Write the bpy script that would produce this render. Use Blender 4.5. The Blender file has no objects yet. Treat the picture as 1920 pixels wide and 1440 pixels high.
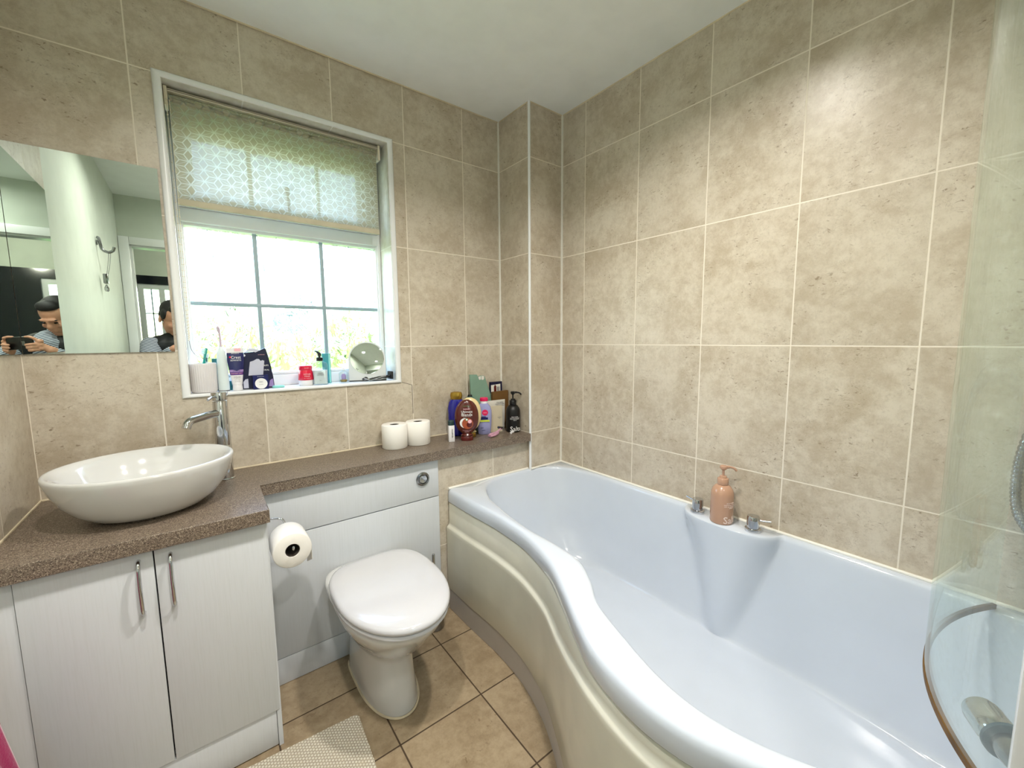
import bpy, bmesh, math, random
from mathutils import Vector, Matrix
from math import sin, cos, pi, radians, hypot, atan2
random.seed(4)
SC = bpy.context.scene
COL = SC.collection
# ------------------------------------------------------------------ camera
CAM = Vector((0.4056, -1.8083, 1.2285))
_rx, _roll, _rz = .1089, -.0089, .6542
_F = Vector((sin(_rz)*cos(_rx), cos(_rz)*cos(_rx), -sin(_rx)))
_R = Vector((cos(_rz), -sin(_rz), 0)); _U = _R.cross(_F)
_Rc = _R*cos(_roll)+_U*sin(_roll); _Uc = -_R*sin(_roll)+_U*cos(_roll)
cd = bpy.data.cameras.new('camera'); cam = bpy.data.objects.new('camera', cd); COL.objects.link(cam)
cd.sensor_width = 36; cd.lens = 766.93/1920*36; cd.clip_start = .01; cd.clip_end = 200
cam.matrix_world = Matrix(((_Rc.x, _Uc.x, -_F.x, CAM.x), (_Rc.y, _Uc.y, -_F.y, CAM.y), (_Rc.z, _Uc.z, -_F.z, CAM.z), (0, 0, 0, 1)))
SC.camera = cam
# ------------------------------------------------------------------ colour management, sky, sun, lamps
SC.view_settings.view_transform = 'Standard'; SC.view_settings.look = 'None'
SC.view_settings.gamma = 1; SC.view_settings.use_curve_mapping = False
SC.view_settings.exposure = 0.9
w = bpy.data.worlds.new('sky'); SC.world = w; w.use_nodes = True
wn = w.node_tree; wn.nodes.clear()
sk = wn.nodes.new('ShaderNodeTexSky'); sk.sky_type = 'NISHITA'; sk.sun_disc = False
sk.sun_elevation = radians(38); sk.sun_rotation = radians(80); sk.air_density = 1.4; sk.dust_density = .8; sk.ozone_density = 2.5
bg = wn.nodes.new('ShaderNodeBackground'); bg.inputs[1].default_value = 1.3
wo = wn.nodes.new('ShaderNodeOutputWorld')
wn.links.new(sk.outputs[0], bg.inputs[0]); wn.links.new(bg.outputs[0], wo.inputs[0])
def lamp(name, kind, loc, energy, color, direction=None, **kw):
    d = bpy.data.lights.new(name, kind); d.energy = energy; d.color = color
    for k, v in kw.items(): setattr(d, k, v)
    o = bpy.data.objects.new(name, d); COL.objects.link(o); o.location = loc
    if direction: o.rotation_euler = Vector(direction).to_track_quat('-Z', 'Y').to_euler()
    return o
lamp('sun', 'SUN', (8, 4, 8), 5.0, (1, .95, .86), (-.8, -.15, -.75), angle=.02)
pt = lamp('window_portal', 'AREA', (.745, .215, 1.57), 1, (1, 1, 1), (0, -1, 0), shape='RECTANGLE', size=.78, size_y=1.1)
pt.data.cycles.is_portal = True
pt = lamp('hall_window_portal', 'AREA', (.36, -4.36, 1.5), 1, (1, 1, 1), (0, 1, 0), shape='RECTANGLE', size=.8, size_y=1.1)
pt.data.cycles.is_portal = True
# ------------------------------------------------------------------ node helpers
def lin(c):
    return tuple([(v/12.92 if v <= .04045 else ((v+.055)/1.055)**2.4) for v in [q/255 for q in c]])+(1,)
class NT:
    def __init__(s, name):
        s.m = bpy.data.materials.new(name); s.m.use_nodes = True; s.t = s.m.node_tree; s.t.nodes.clear()
        s.out = s.t.nodes.new('ShaderNodeOutputMaterial')
    def n(s, ty, **kw):
        o = s.t.nodes.new(ty)
        for k, v in kw.items(): setattr(o, k, v)
        return o
    def put(s, sock, v):
        if isinstance(v, bpy.types.NodeSocket): s.t.links.new(v, sock)
        elif v is not None:
            try: sock.default_value = v
            except Exception: sock.default_value = tuple(v)[:len(sock.default_value)]
    def M(s, op, a, b=None, c=None, clamp=False):
        o = s.n('ShaderNodeMath', operation=op, use_clamp=clamp)
        s.put(o.inputs[0], a); s.put(o.inputs[1], b)
        if c is not None: s.put(o.inputs[2], c)
        return o.outputs[0]
    def V(s, op, a, b=None):
        o = s.n('ShaderNodeVectorMath', operation=op); s.put(o.inputs[0], a); s.put(o.inputs[1], b)
        return o.outputs[1] if op in ('DOT_PRODUCT', 'LENGTH') else o.outputs[0]
    def comb(s, x, y, z):
        o = s.n('ShaderNodeCombineXYZ'); s.put(o.inputs[0], x); s.put(o.inputs[1], y); s.put(o.inputs[2], z); return o.outputs[0]
    def sep(s, v):
        o = s.n('ShaderNodeSeparateXYZ'); s.put(o.inputs[0], v); return o.outputs
    def pos(s): return s.n('ShaderNodeNewGeometry').outputs['Position']
    def obj(s): return s.n('ShaderNodeTexCoord').outputs['Object']
    def noise(s, v, scale, detail=3, rough=.55, dist=0):
        o = s.n('ShaderNodeTexNoise'); s.put(o.inputs['Vector'], v); o.inputs['Scale'].default_value = scale
        o.inputs['Detail'].default_value = detail; o.inputs['Roughness'].default_value = rough; o.inputs['Distortion'].default_value = dist
        return o.outputs[0]
    def step(s, v, lo, hi, a=0., b=1.):
        o = s.n('ShaderNodeMapRange', interpolation_type='SMOOTHSTEP'); s.put(o.inputs[0], v)
        for i, q in enumerate((lo, hi, a, b)): s.put(o.inputs[i+1], q)
        return o.outputs[0]
    def mix(s, f, a, b):
        o = s.n('ShaderNodeMix', data_type='RGBA'); s.put(o.inputs[0], f); s.put(o.inputs[6], a); s.put(o.inputs[7], b); return o.outputs[2]
    def bump(s, h, strength=.3, dist=.002):
        o = s.n('ShaderNodeBump'); s.put(o.inputs['Height'], h); o.inputs['Strength'].default_value = strength; o.inputs['Distance'].default_value = dist
        return o.outputs[0]
    def prin(s, color, rough=.5, metal=0., normal=None, coat=0., spec=.5, sheen=0., sss=0.):
        p = s.n('ShaderNodeBsdfPrincipled'); s.put(p.inputs['Base Color'], color); s.put(p.inputs['Roughness'], rough)
        s.put(p.inputs['Metallic'], metal); p.inputs['Coat Weight'].default_value = coat; p.inputs['Coat Roughness'].default_value = .06
        p.inputs['Specular IOR Level'].default_value = spec; p.inputs['Sheen Weight'].default_value = sheen
        if sss: p.inputs['Subsurface Weight'].default_value = sss; p.inputs['Subsurface Radius'].default_value = (.01, .005, .003)
        if normal is not None: s.put(p.inputs['Normal'], normal)
        return p.outputs[0]
    def done(s, sh): s.t.links.new(sh, s.out.inputs[0]); return s.m
def plain(name, rgb, rough=.5, metal=0., coat=0., var=.04, sheen=0., sss=0., bumpy=0.):
    n = NT(name); c = lin(rgb)
    f = n.noise(n.obj(), 9, 3)
    dark = tuple([x*(1-var*2.2) for x in c[:3]])+(1,)
    col = n.mix(n.step(f, .3, .75), c, dark)
    nm = n.bump(n.noise(n.obj(), 260, 2), bumpy, .001) if bumpy else None
    return n.done(n.prin(col, rough, metal, nm, coat, sheen=sheen, sss=sss))
def stone(n, P, idv, ca, cb, pit, pitc):
    cb2 = tuple([v*.62 for v in cb[:3]])+(1,)
    q = n.V('ADD', P, idv)
    a = n.noise(q, 5.5, 6, .62, .4); b = n.noise(q, 34, 5, .7); c = n.noise(n.V('MULTIPLY', q, (1, 1, 1.9)), 62, 3, .6, .5)
    d = n.noise(q, 9, 2)
    f = n.M('ADD', n.M('MULTIPLY', a, .55), n.M('MULTIPLY', b, .45))
    col = n.mix(n.step(f, .36, .62), cb, ca)
    hole = n.M('MULTIPLY', n.step(c, .60, .70), n.step(d, .44, .62))
    vein = n.M('MULTIPLY', n.step(n.M('ABSOLUTE', n.M('SUBTRACT', n.noise(q, 17, 4, .7, 1.4), .5)), .0, .018, 1., 0.), .2)
    col = n.mix(n.M('MULTIPLY', hole, pit), col, pitc)
    col = n.mix(n.M('MULTIPLY', n.step(n.noise(q, 150, 3, .7), .5, .75), .28), col, cb2)
    col = n.mix(n.M('MULTIPLY', vein, n.step(d, .4, .6)), col, pitc)
    return col, n.M('SUBTRACT', f, n.M('MULTIPLY', hole, .5))
def tile_mat(name, ax, uoff, uper, bx, voff, vper, ca, cb, grout, gw=.0021, rough=.32, pit=.75, pitc=(120, 98, 72), crack=False, seed=0.):
    n = NT(name); P = n.pos(); S = n.sep(P)
    u = n.M('DIVIDE', n.M('SUBTRACT', S[ax], uoff), uper); v = n.M('DIVIDE', n.M('SUBTRACT', S[bx], voff), vper)
    def edge(t, per):
        f = n.M('FRACT', t); return n.M('MULTIPLY', n.M('MINIMUM', f, n.M('SUBTRACT', 1., f)), per)
    d = n.M('MINIMUM', edge(u, uper), edge(v, vper))
    wob = n.M('MULTIPLY', n.noise(P, 40, 2), .0006)
    g = n.step(n.M('ADD', d, n.M('SUBTRACT', wob, .0003)), gw*.7, gw*1.15, 1., 0.)
    fu, fv = n.M('FLOOR', u), n.M('FLOOR', v)
    idv = n.comb(n.M('MULTIPLY', fu, 3.71), n.M('MULTIPLY', fv, 5.37), n.M('ADD', n.M('MULTIPLY', fu, 1.9), n.M('MULTIPLY', fv, 2.3+seed)))
    col, h = stone(n, P, idv, lin(ca), lin(cb), pit, lin(pitc))
    tint = n.noise(n.V('MULTIPLY', idv, (1, 1, 1)), 1.7, 0)
    col = n.mix(n.step(tint, .3, .7, 0., .16), col, lin([c*.86 for c in ca]))
    col = n.mix(g, col, lin(grout))
    if crack:
        dx = n.M('ABSOLUTE', n.M('SUBTRACT', S[0], 1.1985)); zz = n.M('MULTIPLY', n.step(S[2], .88, .885), n.step(S[2], 1.015, 1.02, 1., 0.))
        k1 = n.M('MULTIPLY', n.step(dx, .0008, .0016, 1., 0.), zz)
        k2 = n.M('MULTIPLY', n.step(n.M('ABSOLUTE', n.M('SUBTRACT', S[2], n.M('SUBTRACT', 1.036, n.M('MULTIPLY', n.M('SUBTRACT', S[0], 1.146), .33)))), .0006, .0013, 1., 0.),
                 n.M('MULTIPLY', n.step(S[0], 1.146, 1.147), n.step(S[0], 1.199, 1.2, 1., 0.)))
        col = n.mix(n.M('MAXIMUM', k1, k2), col, lin((45, 34, 26)))
    height = n.M('SUBTRACT', n.M('MULTIPLY', h, .25), g)
    rg = n.M('ADD', rough, n.M('MULTIPLY', g, .4))
    return n.done(n.prin(col, rg, 0, n.bump(height, .35, .0015)))
ROW = dict(bx=2, voff=1.2, vper=.4442)
WALLA, WALLB, GRT = (211, 201, 183), (184, 170, 148), (234, 225, 209)
M = {}
M['tile_back'] = tile_mat('beige stone tile, window wall', 0, 0, .3, ca=WALLA, cb=WALLB, grout=GRT, crack=True, **ROW)
M['tile_right'] = tile_mat('beige stone tile, bath wall', 1, -.4015, .3, ca=WALLA, cb=WALLB, grout=GRT, seed=.7, **ROW)
M['tile_left'] = tile_mat('beige stone tile, left wall', 1, 0, .3, ca=WALLA, cb=WALLB, grout=GRT, seed=1.1, **ROW)
M['tile_boxing'] = tile_mat('beige stone tile, pipe boxing', 0, 1.719, 1., ca=WALLA, cb=WALLB, grout=GRT, seed=1.9, **ROW)
M['tile_boxing_side'] = tile_mat('beige stone tile, boxing side', 1, .0, 1., ca=WALLA, cb=WALLB, grout=GRT, seed=2.9, **ROW)
M['tile_floor'] = tile_mat('tan stone floor tile', 0, 1.103, .2925, 1, -.705, .2965, (168, 150, 122), (140, 121, 94), (70, 54, 36), gw=.0026, rough=.4, pitc=(104, 80, 54), pit=.55)
def reveal_mat():
    n = NT('pale reveal tile'); P = n.pos(); S = n.sep(P)
    def e(t, per):
        f = n.M('FRACT', t); return n.M('MULTIPLY', n.M('MINIMUM', f, n.M('SUBTRACT', 1., f)), per)
    d = n.M('MINIMUM', e(n.M('DIVIDE', S[0], .3), .3), e(n.M('DIVIDE', n.M('SUBTRACT', S[2], 1.2), .4442), .4442))
    g = n.step(d, .0015, .0028, 1., 0.)
    c = n.mix(n.step(n.noise(P, 30, 4), .35, .7), lin((226, 224, 216)), lin((212, 208, 196)))
    return n.done(n.prin(n.mix(g, c, lin((240, 240, 236))), .35))
M['reveal'] = reveal_mat()
def counter_mat():
    n = NT('speckled brown laminate'); P = n.pos()
    v = n.n('ShaderNodeTexVoronoi'); n.put(v.inputs['Vector'], P); v.inputs['Scale'].default_value = 640
    r = n.sep(v.outputs['Color'])[0]
    c = n.mix(n.step(n.noise(P, 300, 2), .3, .7), lin((126, 112, 98)), lin((98, 84, 72)))
    c = n.mix(n.step(r, .8, .86), c, lin((164, 150, 132))); c = n.mix(n.step(r, .14, .08), c, lin((58, 46, 38)))
    return n.done(n.prin(c, .38, 0, n.bump(n.noise(P, 420, 2), .12, .001)))
M['counter'] = counter_mat()
M['paint'] = plain('white emulsion', (244, 247, 244), .6, var=.02, bumpy=.06)
M['paint_wall'] = plain('pale grey-green emulsion', (205, 212, 200), .55, var=.03)
M['cream_skirt'] = plain('cream acrylic panel', (214, 212, 197), .22, coat=.3, var=.03)
M['plinth'] = plain('grey white plinth', (184, 178, 172), .4, var=.03)
M['acrylic'] = plain('white bath acrylic', (209, 217, 228), .12, coat=.6, var=.012)
M['ceramic'] = plain('white glazed ceramic', (216, 216, 213), .08, coat=.7, var=.012)
M['seat'] = plain('white toilet seat plastic', (212, 212, 215), .14, coat=.5, var=.012)
def door_mat():
    n = NT('white cabinet laminate'); P = n.pos()
    v = n.noise(n.V('MULTIPLY', P, (60, 60, 2.5)), 4, 4, .6)
    c = n.mix(n.step(v, .4, .75), lin((213, 217, 221)), lin((209, 213, 216)))
    return n.done(n.prin(c, .42, 0, n.bump(v, .04, .001)))
M['cabinet'] = door_mat()
M['gap'] = plain('dark gap', (40, 38, 36), .8)
M['pvc'] = plain('white window PVC', (232, 236, 238), .3, var=.015)
M['bar'] = plain('grey glazing bar', (150, 172, 180), .35, var=.02)
M['trimwhite'] = plain('white trim plastic', (238, 240, 240), .25, var=.01)
M['silicone'] = plain('white silicone', (240, 238, 228), .4, var=.03)
M['silicone_old'] = plain('yellowed silicone', (222, 208, 178), .5, var=.1)
M['chrome'] = plain('chrome', (205, 206, 208), .07, 1., var=.02)
M['dark_chrome'] = plain('dull chrome', (150, 152, 154), .2, 1., var=.05)
M['mirror'] = plain('silvered mirror', (222, 232, 226), .004, 1., var=0)
M['paper'] = plain('white tissue paper', (246, 243, 236), .9, var=.02, bumpy=.2)
M['core'] = plain('grey cardboard core', (60, 52, 44), .9)
M['black'] = plain('black plastic', (16, 15, 16), .3, coat=.2)
M['whiteprint'] = plain('white print', (240, 240, 238), .5, var=0)
M['greyprint'] = plain('grey print', (110, 110, 112), .5, var=0)
M['magenta'] = plain('magenta towelling', (170, 12, 92), .95, var=.12, sheen=.5, bumpy=.9)
def blind_mat():
    n = NT('cream star-pattern blind fabric'); S = n.sep(n.pos())
    a, c = .0385, .0395
    x, z = n.M('SUBTRACT', S[0], .392), n.M('SUBTRACT', S[2], 1.713)
    def loc(ox, oz):
        px = n.M('SUBTRACT', n.M('MULTIPLY', n.M('FRACT', n.M('ADD', n.M('DIVIDE', n.M('SUBTRACT', x, ox), 2*c), 8.5)), 2*c), c)
        pz = n.M('SUBTRACT', n.M('MULTIPLY', n.M('FRACT', n.M('ADD', n.M('DIVIDE', n.M('SUBTRACT', z, oz), a), 8.5)), a), a/2)
        return n.M('MULTIPLY', px, a*.866/c), pz
    x1, z1 = loc(0, 0); x2, z2 = loc(c, a/2)
    r1 = n.M('ADD', n.M('MULTIPLY', x1, x1), n.M('MULTIPLY', z1, z1)); r2 = n.M('ADD', n.M('MULTIPLY', x2, x2), n.M('MULTIPLY', z2, z2))
    pick = n.M('LESS_THAN', r1, r2)
    def sel(p, q): return n.M('ADD', n.M('MULTIPLY', pick, p), n.M('MULTIPLY', n.M('SUBTRACT', 1., pick), q))
    X, Z = sel(x1, x2), sel(z1, z2)
    r = n.M('SQRT', n.M('ADD', n.M('MULTIPLY', X, X), n.M('MULTIPLY', Z, Z)))
    th = n.M('ARCTAN2', Z, X)
    def fold(off):
        f = n.M('SUBTRACT', n.M('FRACT', n.M('ADD', n.M('DIVIDE', n.M('SUBTRACT', th, off), pi/3), 6.5)), .5)
        return n.M('MULTIPLY', r, n.M('ABSOLUTE', n.M('SINE', n.M('MULTIPLY', f, pi/3))))
    thick = n.step(fold(0.), .0011, .0018, 1., 0.)
    vert = n.M('ABSOLUTE', n.M('SINE', th))
    thin = n.M('MULTIPLY', n.M('MULTIPLY', n.step(fold(pi/6), .0005, .0012, 1., 0.), n.M('LESS_THAN', vert, .9)), .8)
    thin2 = n.M('MULTIPLY', n.M('MULTIPLY', n.step(fold(pi/12), .0004, .0008, 1., 0.), n.M('LESS_THAN', r, .008)), .6)
    pat = n.M('MAXIMUM', n.M('MAXIMUM', thick, thin), thin2)
    base = lin((236, 230, 208)); line = lin((250, 250, 246))
    col = n.mix(pat, lin((190, 184, 160)), lin((232, 232, 224)))
    df = n.n('ShaderNodeBsdfDiffuse'); n.put(df.inputs[0], n.mix(pat, lin((214, 209, 188)), lin((160, 158, 146))))
    tl = n.n('ShaderNodeBsdfTranslucent'); n.put(tl.inputs[0], col)
    tr = n.n('ShaderNodeBsdfTransparent'); tr.inputs[0].default_value = (1, 1, 1, 1)
    a1 = n.n('ShaderNodeMixShader'); n.put(a1.inputs[0], n.M('ADD', .45, n.M('MULTIPLY', pat, .35))); n.put(a1.inputs[1], df.outputs[0]); n.put(a1.inputs[2], tl.outputs[0])
    a2 = n.n('ShaderNodeMixShader'); n.put(a2.inputs[0], n.M('SUBTRACT', .2, n.M('MULTIPLY', pat, .17))); n.put(a2.inputs[1], a1.outputs[0]); n.put(a2.inputs[2], tr.outputs[0])
    return n.done(a2.outputs[0])
M['blind'] = blind_mat()
M['blindbar'] = plain('cream blind bottom bar fabric', (206, 198, 172), .7, var=.1)
M['blindhead'] = plain('cream plastic bracket', (232, 222, 200), .4)
def swirl_glass():
    n = NT('obscure swirl glass'); P = n.pos()
    q = n.V('MULTIPLY', P, (1, .1, .72))
    w1 = n.noise(q, 12, 2, .5, 1.2); f = n.M('FRACT', n.M('MULTIPLY', w1, 32)); ridge = n.M('ABSOLUTE', n.M('SUBTRACT', f, .5))
    ln = n.M('MULTIPLY', n.step(ridge, .0, .17, 1., 0.), n.step(n.noise(q, 26, 2), .38, .56))  # dark swirl lines, tinted into the glass colour to stand for refraction
    nm = n.bump(n.M('ADD', ridge, n.M('MULTIPLY', w1, 2.)), .9, .006)
    tr = n.n('ShaderNodeBsdfTransparent'); n.put(tr.inputs[0], n.mix(n.M('MULTIPLY', ln, .9), (1, 1, 1, 1), (.2, .26, .31, 1)))
    rf = n.n('ShaderNodeBsdfRefraction'); rf.inputs['Roughness'].default_value = .12; rf.inputs['IOR'].default_value = 1.4
    n.put(rf.inputs['Normal'], nm); n.put(rf.inputs[0], n.mix(n.M('MULTIPLY', ln, .9), (1, 1, 1, 1), (.2, .26, .31, 1)))
    gl = n.n('ShaderNodeBsdfGlossy'); gl.inputs['Roughness'].default_value = .1; n.put(gl.inputs['Normal'], nm)
    a = n.n('ShaderNodeMixShader'); a.inputs[0].default_value = .22; n.put(a.inputs[1], tr.outputs[0]); n.put(a.inputs[2], rf.outputs[0])
    b = n.n('ShaderNodeMixShader'); b.inputs[0].default_value = .04; n.put(b.inputs[1], a.outputs[0]); n.put(b.inputs[2], gl.outputs[0])
    return n.done(b.outputs[0])
M['swirl'] = swirl_glass()
def clear_glass(name, tint, haze=.03, rough=.01):
    n = NT(name); g = n.n('ShaderNodeNewGeometry')
    c = n.M('ABSOLUTE', n.V('DOT_PRODUCT', g.outputs['Incoming'], g.outputs['Normal']))
    k = n.M('ADD', .04, n.M('MULTIPLY', n.M('POWER', n.M('SUBTRACT', 1., c), 5.), .85))
    tr = n.n('ShaderNodeBsdfTransparent'); tr.inputs[0].default_value = tint
    gl = n.n('ShaderNodeBsdfGlossy'); gl.inputs['Roughness'].default_value = rough; gl.inputs[0].default_value = (.95, 1, .98, 1)
    df = n.n('ShaderNodeBsdfDiffuse'); df.inputs[0].default_value = (.85, .9, .88, 1)
    sp = n.step(n.noise(n.pos(), 60, 4), .5, .8, haze*.6, haze*2)
    a = n.n('ShaderNodeMixShader'); n.put(a.inputs[0], sp); n.put(a.inputs[1], tr.outputs[0]); n.put(a.inputs[2], df.outputs[0])
    b = n.n('ShaderNodeMixShader'); n.put(b.inputs[0], k); n.put(b.inputs[1], a.outputs[0]); n.put(b.inputs[2], gl.outputs[0])
    return n.done(b.outputs[0])
M['screen'] = clear_glass('shower screen glass', (.955, .985, .97, 1), .07)
M['pane'] = clear_glass('clear pane', (.97, .98, .98, 1), .0)
# ------------------------------------------------------------------ mesh helpers
def tag(o, label=None, cat=None, group=None, kind=None):
    for k, v in (('label', label), ('category', cat), ('group', group), ('kind', kind)):
        if v: o[k] = v
    return o
def link(name, bm, mats, parent=None, smooth=True, angle=38, label=None, cat=None, group=None, kind=None, loc=None, rot=None):
    me = bpy.data.meshes.new(name)
    bmesh.ops.recalc_face_normals(bm, faces=bm.faces[:])
    if smooth:
        for f in bm.faces: f.smooth = True
        for e in bm.edges:
            if len(e.link_faces) == 2 and e.calc_face_angle(0) > radians(angle): e.smooth = False
    bm.to_mesh(me); bm.free()
    o = bpy.data.objects.new(name, me); COL.objects.link(o)
    for m in (mats if isinstance(mats, (list, tuple)) else [mats]): me.materials.append(M[m] if isinstance(m, str) else m)
    if parent: o.parent = parent
    if loc: o.location = loc
    if rot: o.rotation_euler = rot
    return tag(o, label, cat, group, kind)
def thing(name, loc, label, cat, rz=0, group=None, kind=None):
    o = bpy.data.objects.new(name, None); COL.objects.link(o); o.location = loc; o.rotation_euler = (0, 0, rz); o.empty_display_size = .05
    return tag(o, label, cat, group, kind)
def box(bm, a, b, mi=0, bev=0, seg=2):
    x0, y0, z0 = a; x1, y1, z1 = b
    v = [bm.verts.new(p) for p in ((x0,y0,z0),(x1,y0,z0),(x1,y1,z0),(x0,y1,z0),(x0,y0,z1),(x1,y0,z1),(x1,y1,z1),(x0,y1,z1))]
    fs = [bm.faces.new([v[i] for i in q]) for q in ((0,3,2,1),(4,5,6,7),(0,1,5,4),(1,2,6,5),(2,3,7,6),(3,0,4,7))]
    for f in fs: f.material_index = mi
    if bev:
        es = {e for f in fs for e in f.edges}
        r = bmesh.ops.bevel(bm, geom=list(es), offset=bev, segments=seg, profile=.5, affect='EDGES')
        for f in r['faces']: f.material_index = mi
    return bm
def loft(bm, rings, closed=True, cap0=True, cap1=True, mi=0, loop=False):
    R = [[bm.verts.new(p) for p in r] for r in rings]; n = len(R[0])
    pairs = list(zip(R, R[1:])) + ([(R[-1], R[0])] if loop else [])
    for a, b in pairs:
        for i in range(n if closed else n-1):
            j = (i+1) % n
            try: bm.faces.new((a[i], a[j], b[j], b[i])).material_index = mi
            except ValueError: pass
    if cap0 and not loop: bm.faces.new(R[0][::-1]).material_index = mi
    if cap1 and not loop: bm.faces.new(R[-1]).material_index = mi
    return R
def circ(cx, cy, z, a, b=None, n=32, p=2., rot=0):
    b = a if b is None else b; out = []
    for i in range(n):
        t = 2*pi*i/n; c, s = cos(t), sin(t)
        x = a*abs(c)**(2/p)*(1 if c >= 0 else -1); y = b*abs(s)**(2/p)*(1 if s >= 0 else -1)
        out.append((cx+x*cos(rot)-y*sin(rot), cy+x*sin(rot)+y*cos(rot), z))
    return out
def lathe(bm, prof, cx=0, cy=0, n=32, sy=1., p=2., mi=0, cap0=True, cap1=True):
    """prof: list of (r, z); sy flattens in y"""
    return loft(bm, [circ(cx, cy, z, max(r, 1e-5), max(r, 1e-5)*sy, n, p) for r, z in prof], mi=mi, cap0=cap0, cap1=cap1)
def frame_at(T, up=Vector((0, 0, 1))):
    if abs(T.dot(up)) > .97: up = Vector((0, 1, 0))
    X = T.cross(up).normalized(); return X, X.cross(T).normalized()
def tube(bm, pts, r, n=12, mi=0, flat=1.):
    pts = [Vector(p) for p in pts]; rs = r if isinstance(r, (list, tuple)) else [r]*len(pts)
    rings = []; prev = None
    for i, p in enumerate(pts):
        T = (pts[min(i+1, len(pts)-1)]-pts[max(i-1, 0)]).normalized()
        if prev is None: X, Y = frame_at(T)
        else:
            X = (prev-T*prev.dot(T)).normalized(); Y = X.cross(T).normalized()
        prev = X
        rings.append([p+X*cos(2*pi*k/n)*rs[i]+Y*sin(2*pi*k/n)*rs[i]*flat for k in range(n)])
    loft(bm, rings, mi=mi); return bm
def spline(P, n=8, closed=False):
    P = [Vector(p) for p in P]; out = []; m = len(P)
    rng = range(m) if closed else range(m-1)
    for i in rng:
        g = (lambda k: P[k % m]) if closed else (lambda k: P[max(0, min(m-1, k))])
        a, b, c, d = g(i-1), g(i), g(i+1), g(i+2)
        for k in range(n):
            t = k/n
            out.append(.5*((2*b)+(c-a)*t+(2*a-5*b+4*c-d)*t*t+(3*b-a-3*c+d)*t**3))
    if not closed: out.append(P[-1])
    return out
def sphere(bm, c, r, mi=0, sx=1, sy=1, sz=1, u=16, v=10):
    m = Matrix.Translation(c) @ Matrix.Diagonal((r*sx, r*sy, r*sz, 1))
    r_ = bmesh.ops.create_uvsphere(bm, u_segments=u, v_segments=v, radius=1, matrix=m)
    for vv in r_['verts']:
        for f in vv.link_faces: f.material_index = mi
    return bm
def poly_prism(bm, pts, y0, y1, mi=0):
    """polygon in x,z extruded along y"""
    loft(bm, [[(x, y0, z) for x, z in pts], [(x, y1, z) for x, z in pts]], mi=mi); return bm
def text(body, size, mat, parent, x=0., z=0., y=0., bend=None, align='CENTER', sx=1., name='lettering', rotate=0., bulge=None, phase=0., thick=.0003):
    cu = bpy.data.curves.new('t', 'FONT'); cu.body = body; cu.size = size; cu.align_x = align; cu.align_y = 'CENTER'; cu.extrude = thick
    cu.resolution_u = 2
    t = bpy.data.objects.new('t', cu); COL.objects.link(t); bpy.context.view_layer.update()
    me = bpy.data.meshes.new_from_object(t.evaluated_get(bpy.context.evaluated_depsgraph_get()))
    bpy.data.objects.remove(t); bpy.data.curves.remove(cu)
    for v in me.vertices:
        a, b, d = v.co.x*sx, v.co.y, v.co.z
        a, b = a*cos(rotate)-b*sin(rotate), a*sin(rotate)+b*cos(rotate)
        a += x; b += z
        if bend:
            g = a/bend+phase; v.co = ((bend+d+y)*sin(g), -(bend+d+y)*cos(g), b)
        else:
            yy = -y-d - (bulge(a, b) if bulge else 0); v.co = (a, yy, b)
    o = bpy.data.objects.new(name, me); COL.objects.link(o); me.materials.append(M[mat]); o.parent = parent
    return o
# ------------------------------------------------------------------ the room
CEIL = 2.3336
def wallbox(name, boxes, mats, **k):
    bm = bmesh.new()
    for b in boxes: box(bm, b[0], b[1], b[2] if len(b) > 2 else 0)
    return link(name, bm, mats, smooth=False, kind='structure', **k)
OX0, OX1, OZ0, OZ1 = .372, 1.128, 1.04, 2.083
wallbox('wall_back', [((-.12, 0, 0), (OX0, .26, CEIL)), ((OX1, 0, 0), (2.1, .26, CEIL)), ((OX0, 0, 0), (OX1, .26, OZ0)), ((OX0, 0, OZ1), (OX1, .26, CEIL))], 'tile_back')
wallbox('wall_left', [((-.12, -.52, 0), (0, 0, CEIL)), ((-.12, -2.63, 0), (-.007, -.52, CEIL), 1)], ['tile_left', 'paint_wall'])
wallbox('wall_right', [((1.936, -2.1, 0), (2.1, 0, CEIL))], 'tile_right')
wallbox('wall_shower', [((1.132, -2.1, 0), (1.936, -1.945, CEIL)), ((1.132, -2.53, 0), (1.25, -2.1, CEIL), 1)], ['tile_boxing', 'paint_wall'])
b = bmesh.new(); box(b, (1.718, -.245, 0), (1.936, 0, CEIL))
for f in b.faces: f.material_index = 1 if abs(f.normal.x) > .5 or f.calc_center_median().x < 1.72 else 0
link('wall_boxing', b, ['tile_boxing', 'tile_boxing_side'], smooth=False, kind='structure')
wallbox('wall_ledge', [((1.203, -.225, 0), (1.718, 0, .717))], 'tile_back')
wallbox('wall_door', [((-.12, -2.63, 0), (.055, -2.53, CEIL)), ((.80, -2.63, 0), (1.25, -2.53, CEIL)), ((.055, -2.63, 1.975), (.80, -2.53, CEIL))], 'paint_wall')
wallbox('floor', [((-.12, -2.58, -.1), (2.1, .26, 0))], 'tile_floor')
wallbox('ceiling', [((-.12, -2.63, CEIL), (2.1, .26, CEIL+.15))], 'paint')
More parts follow.
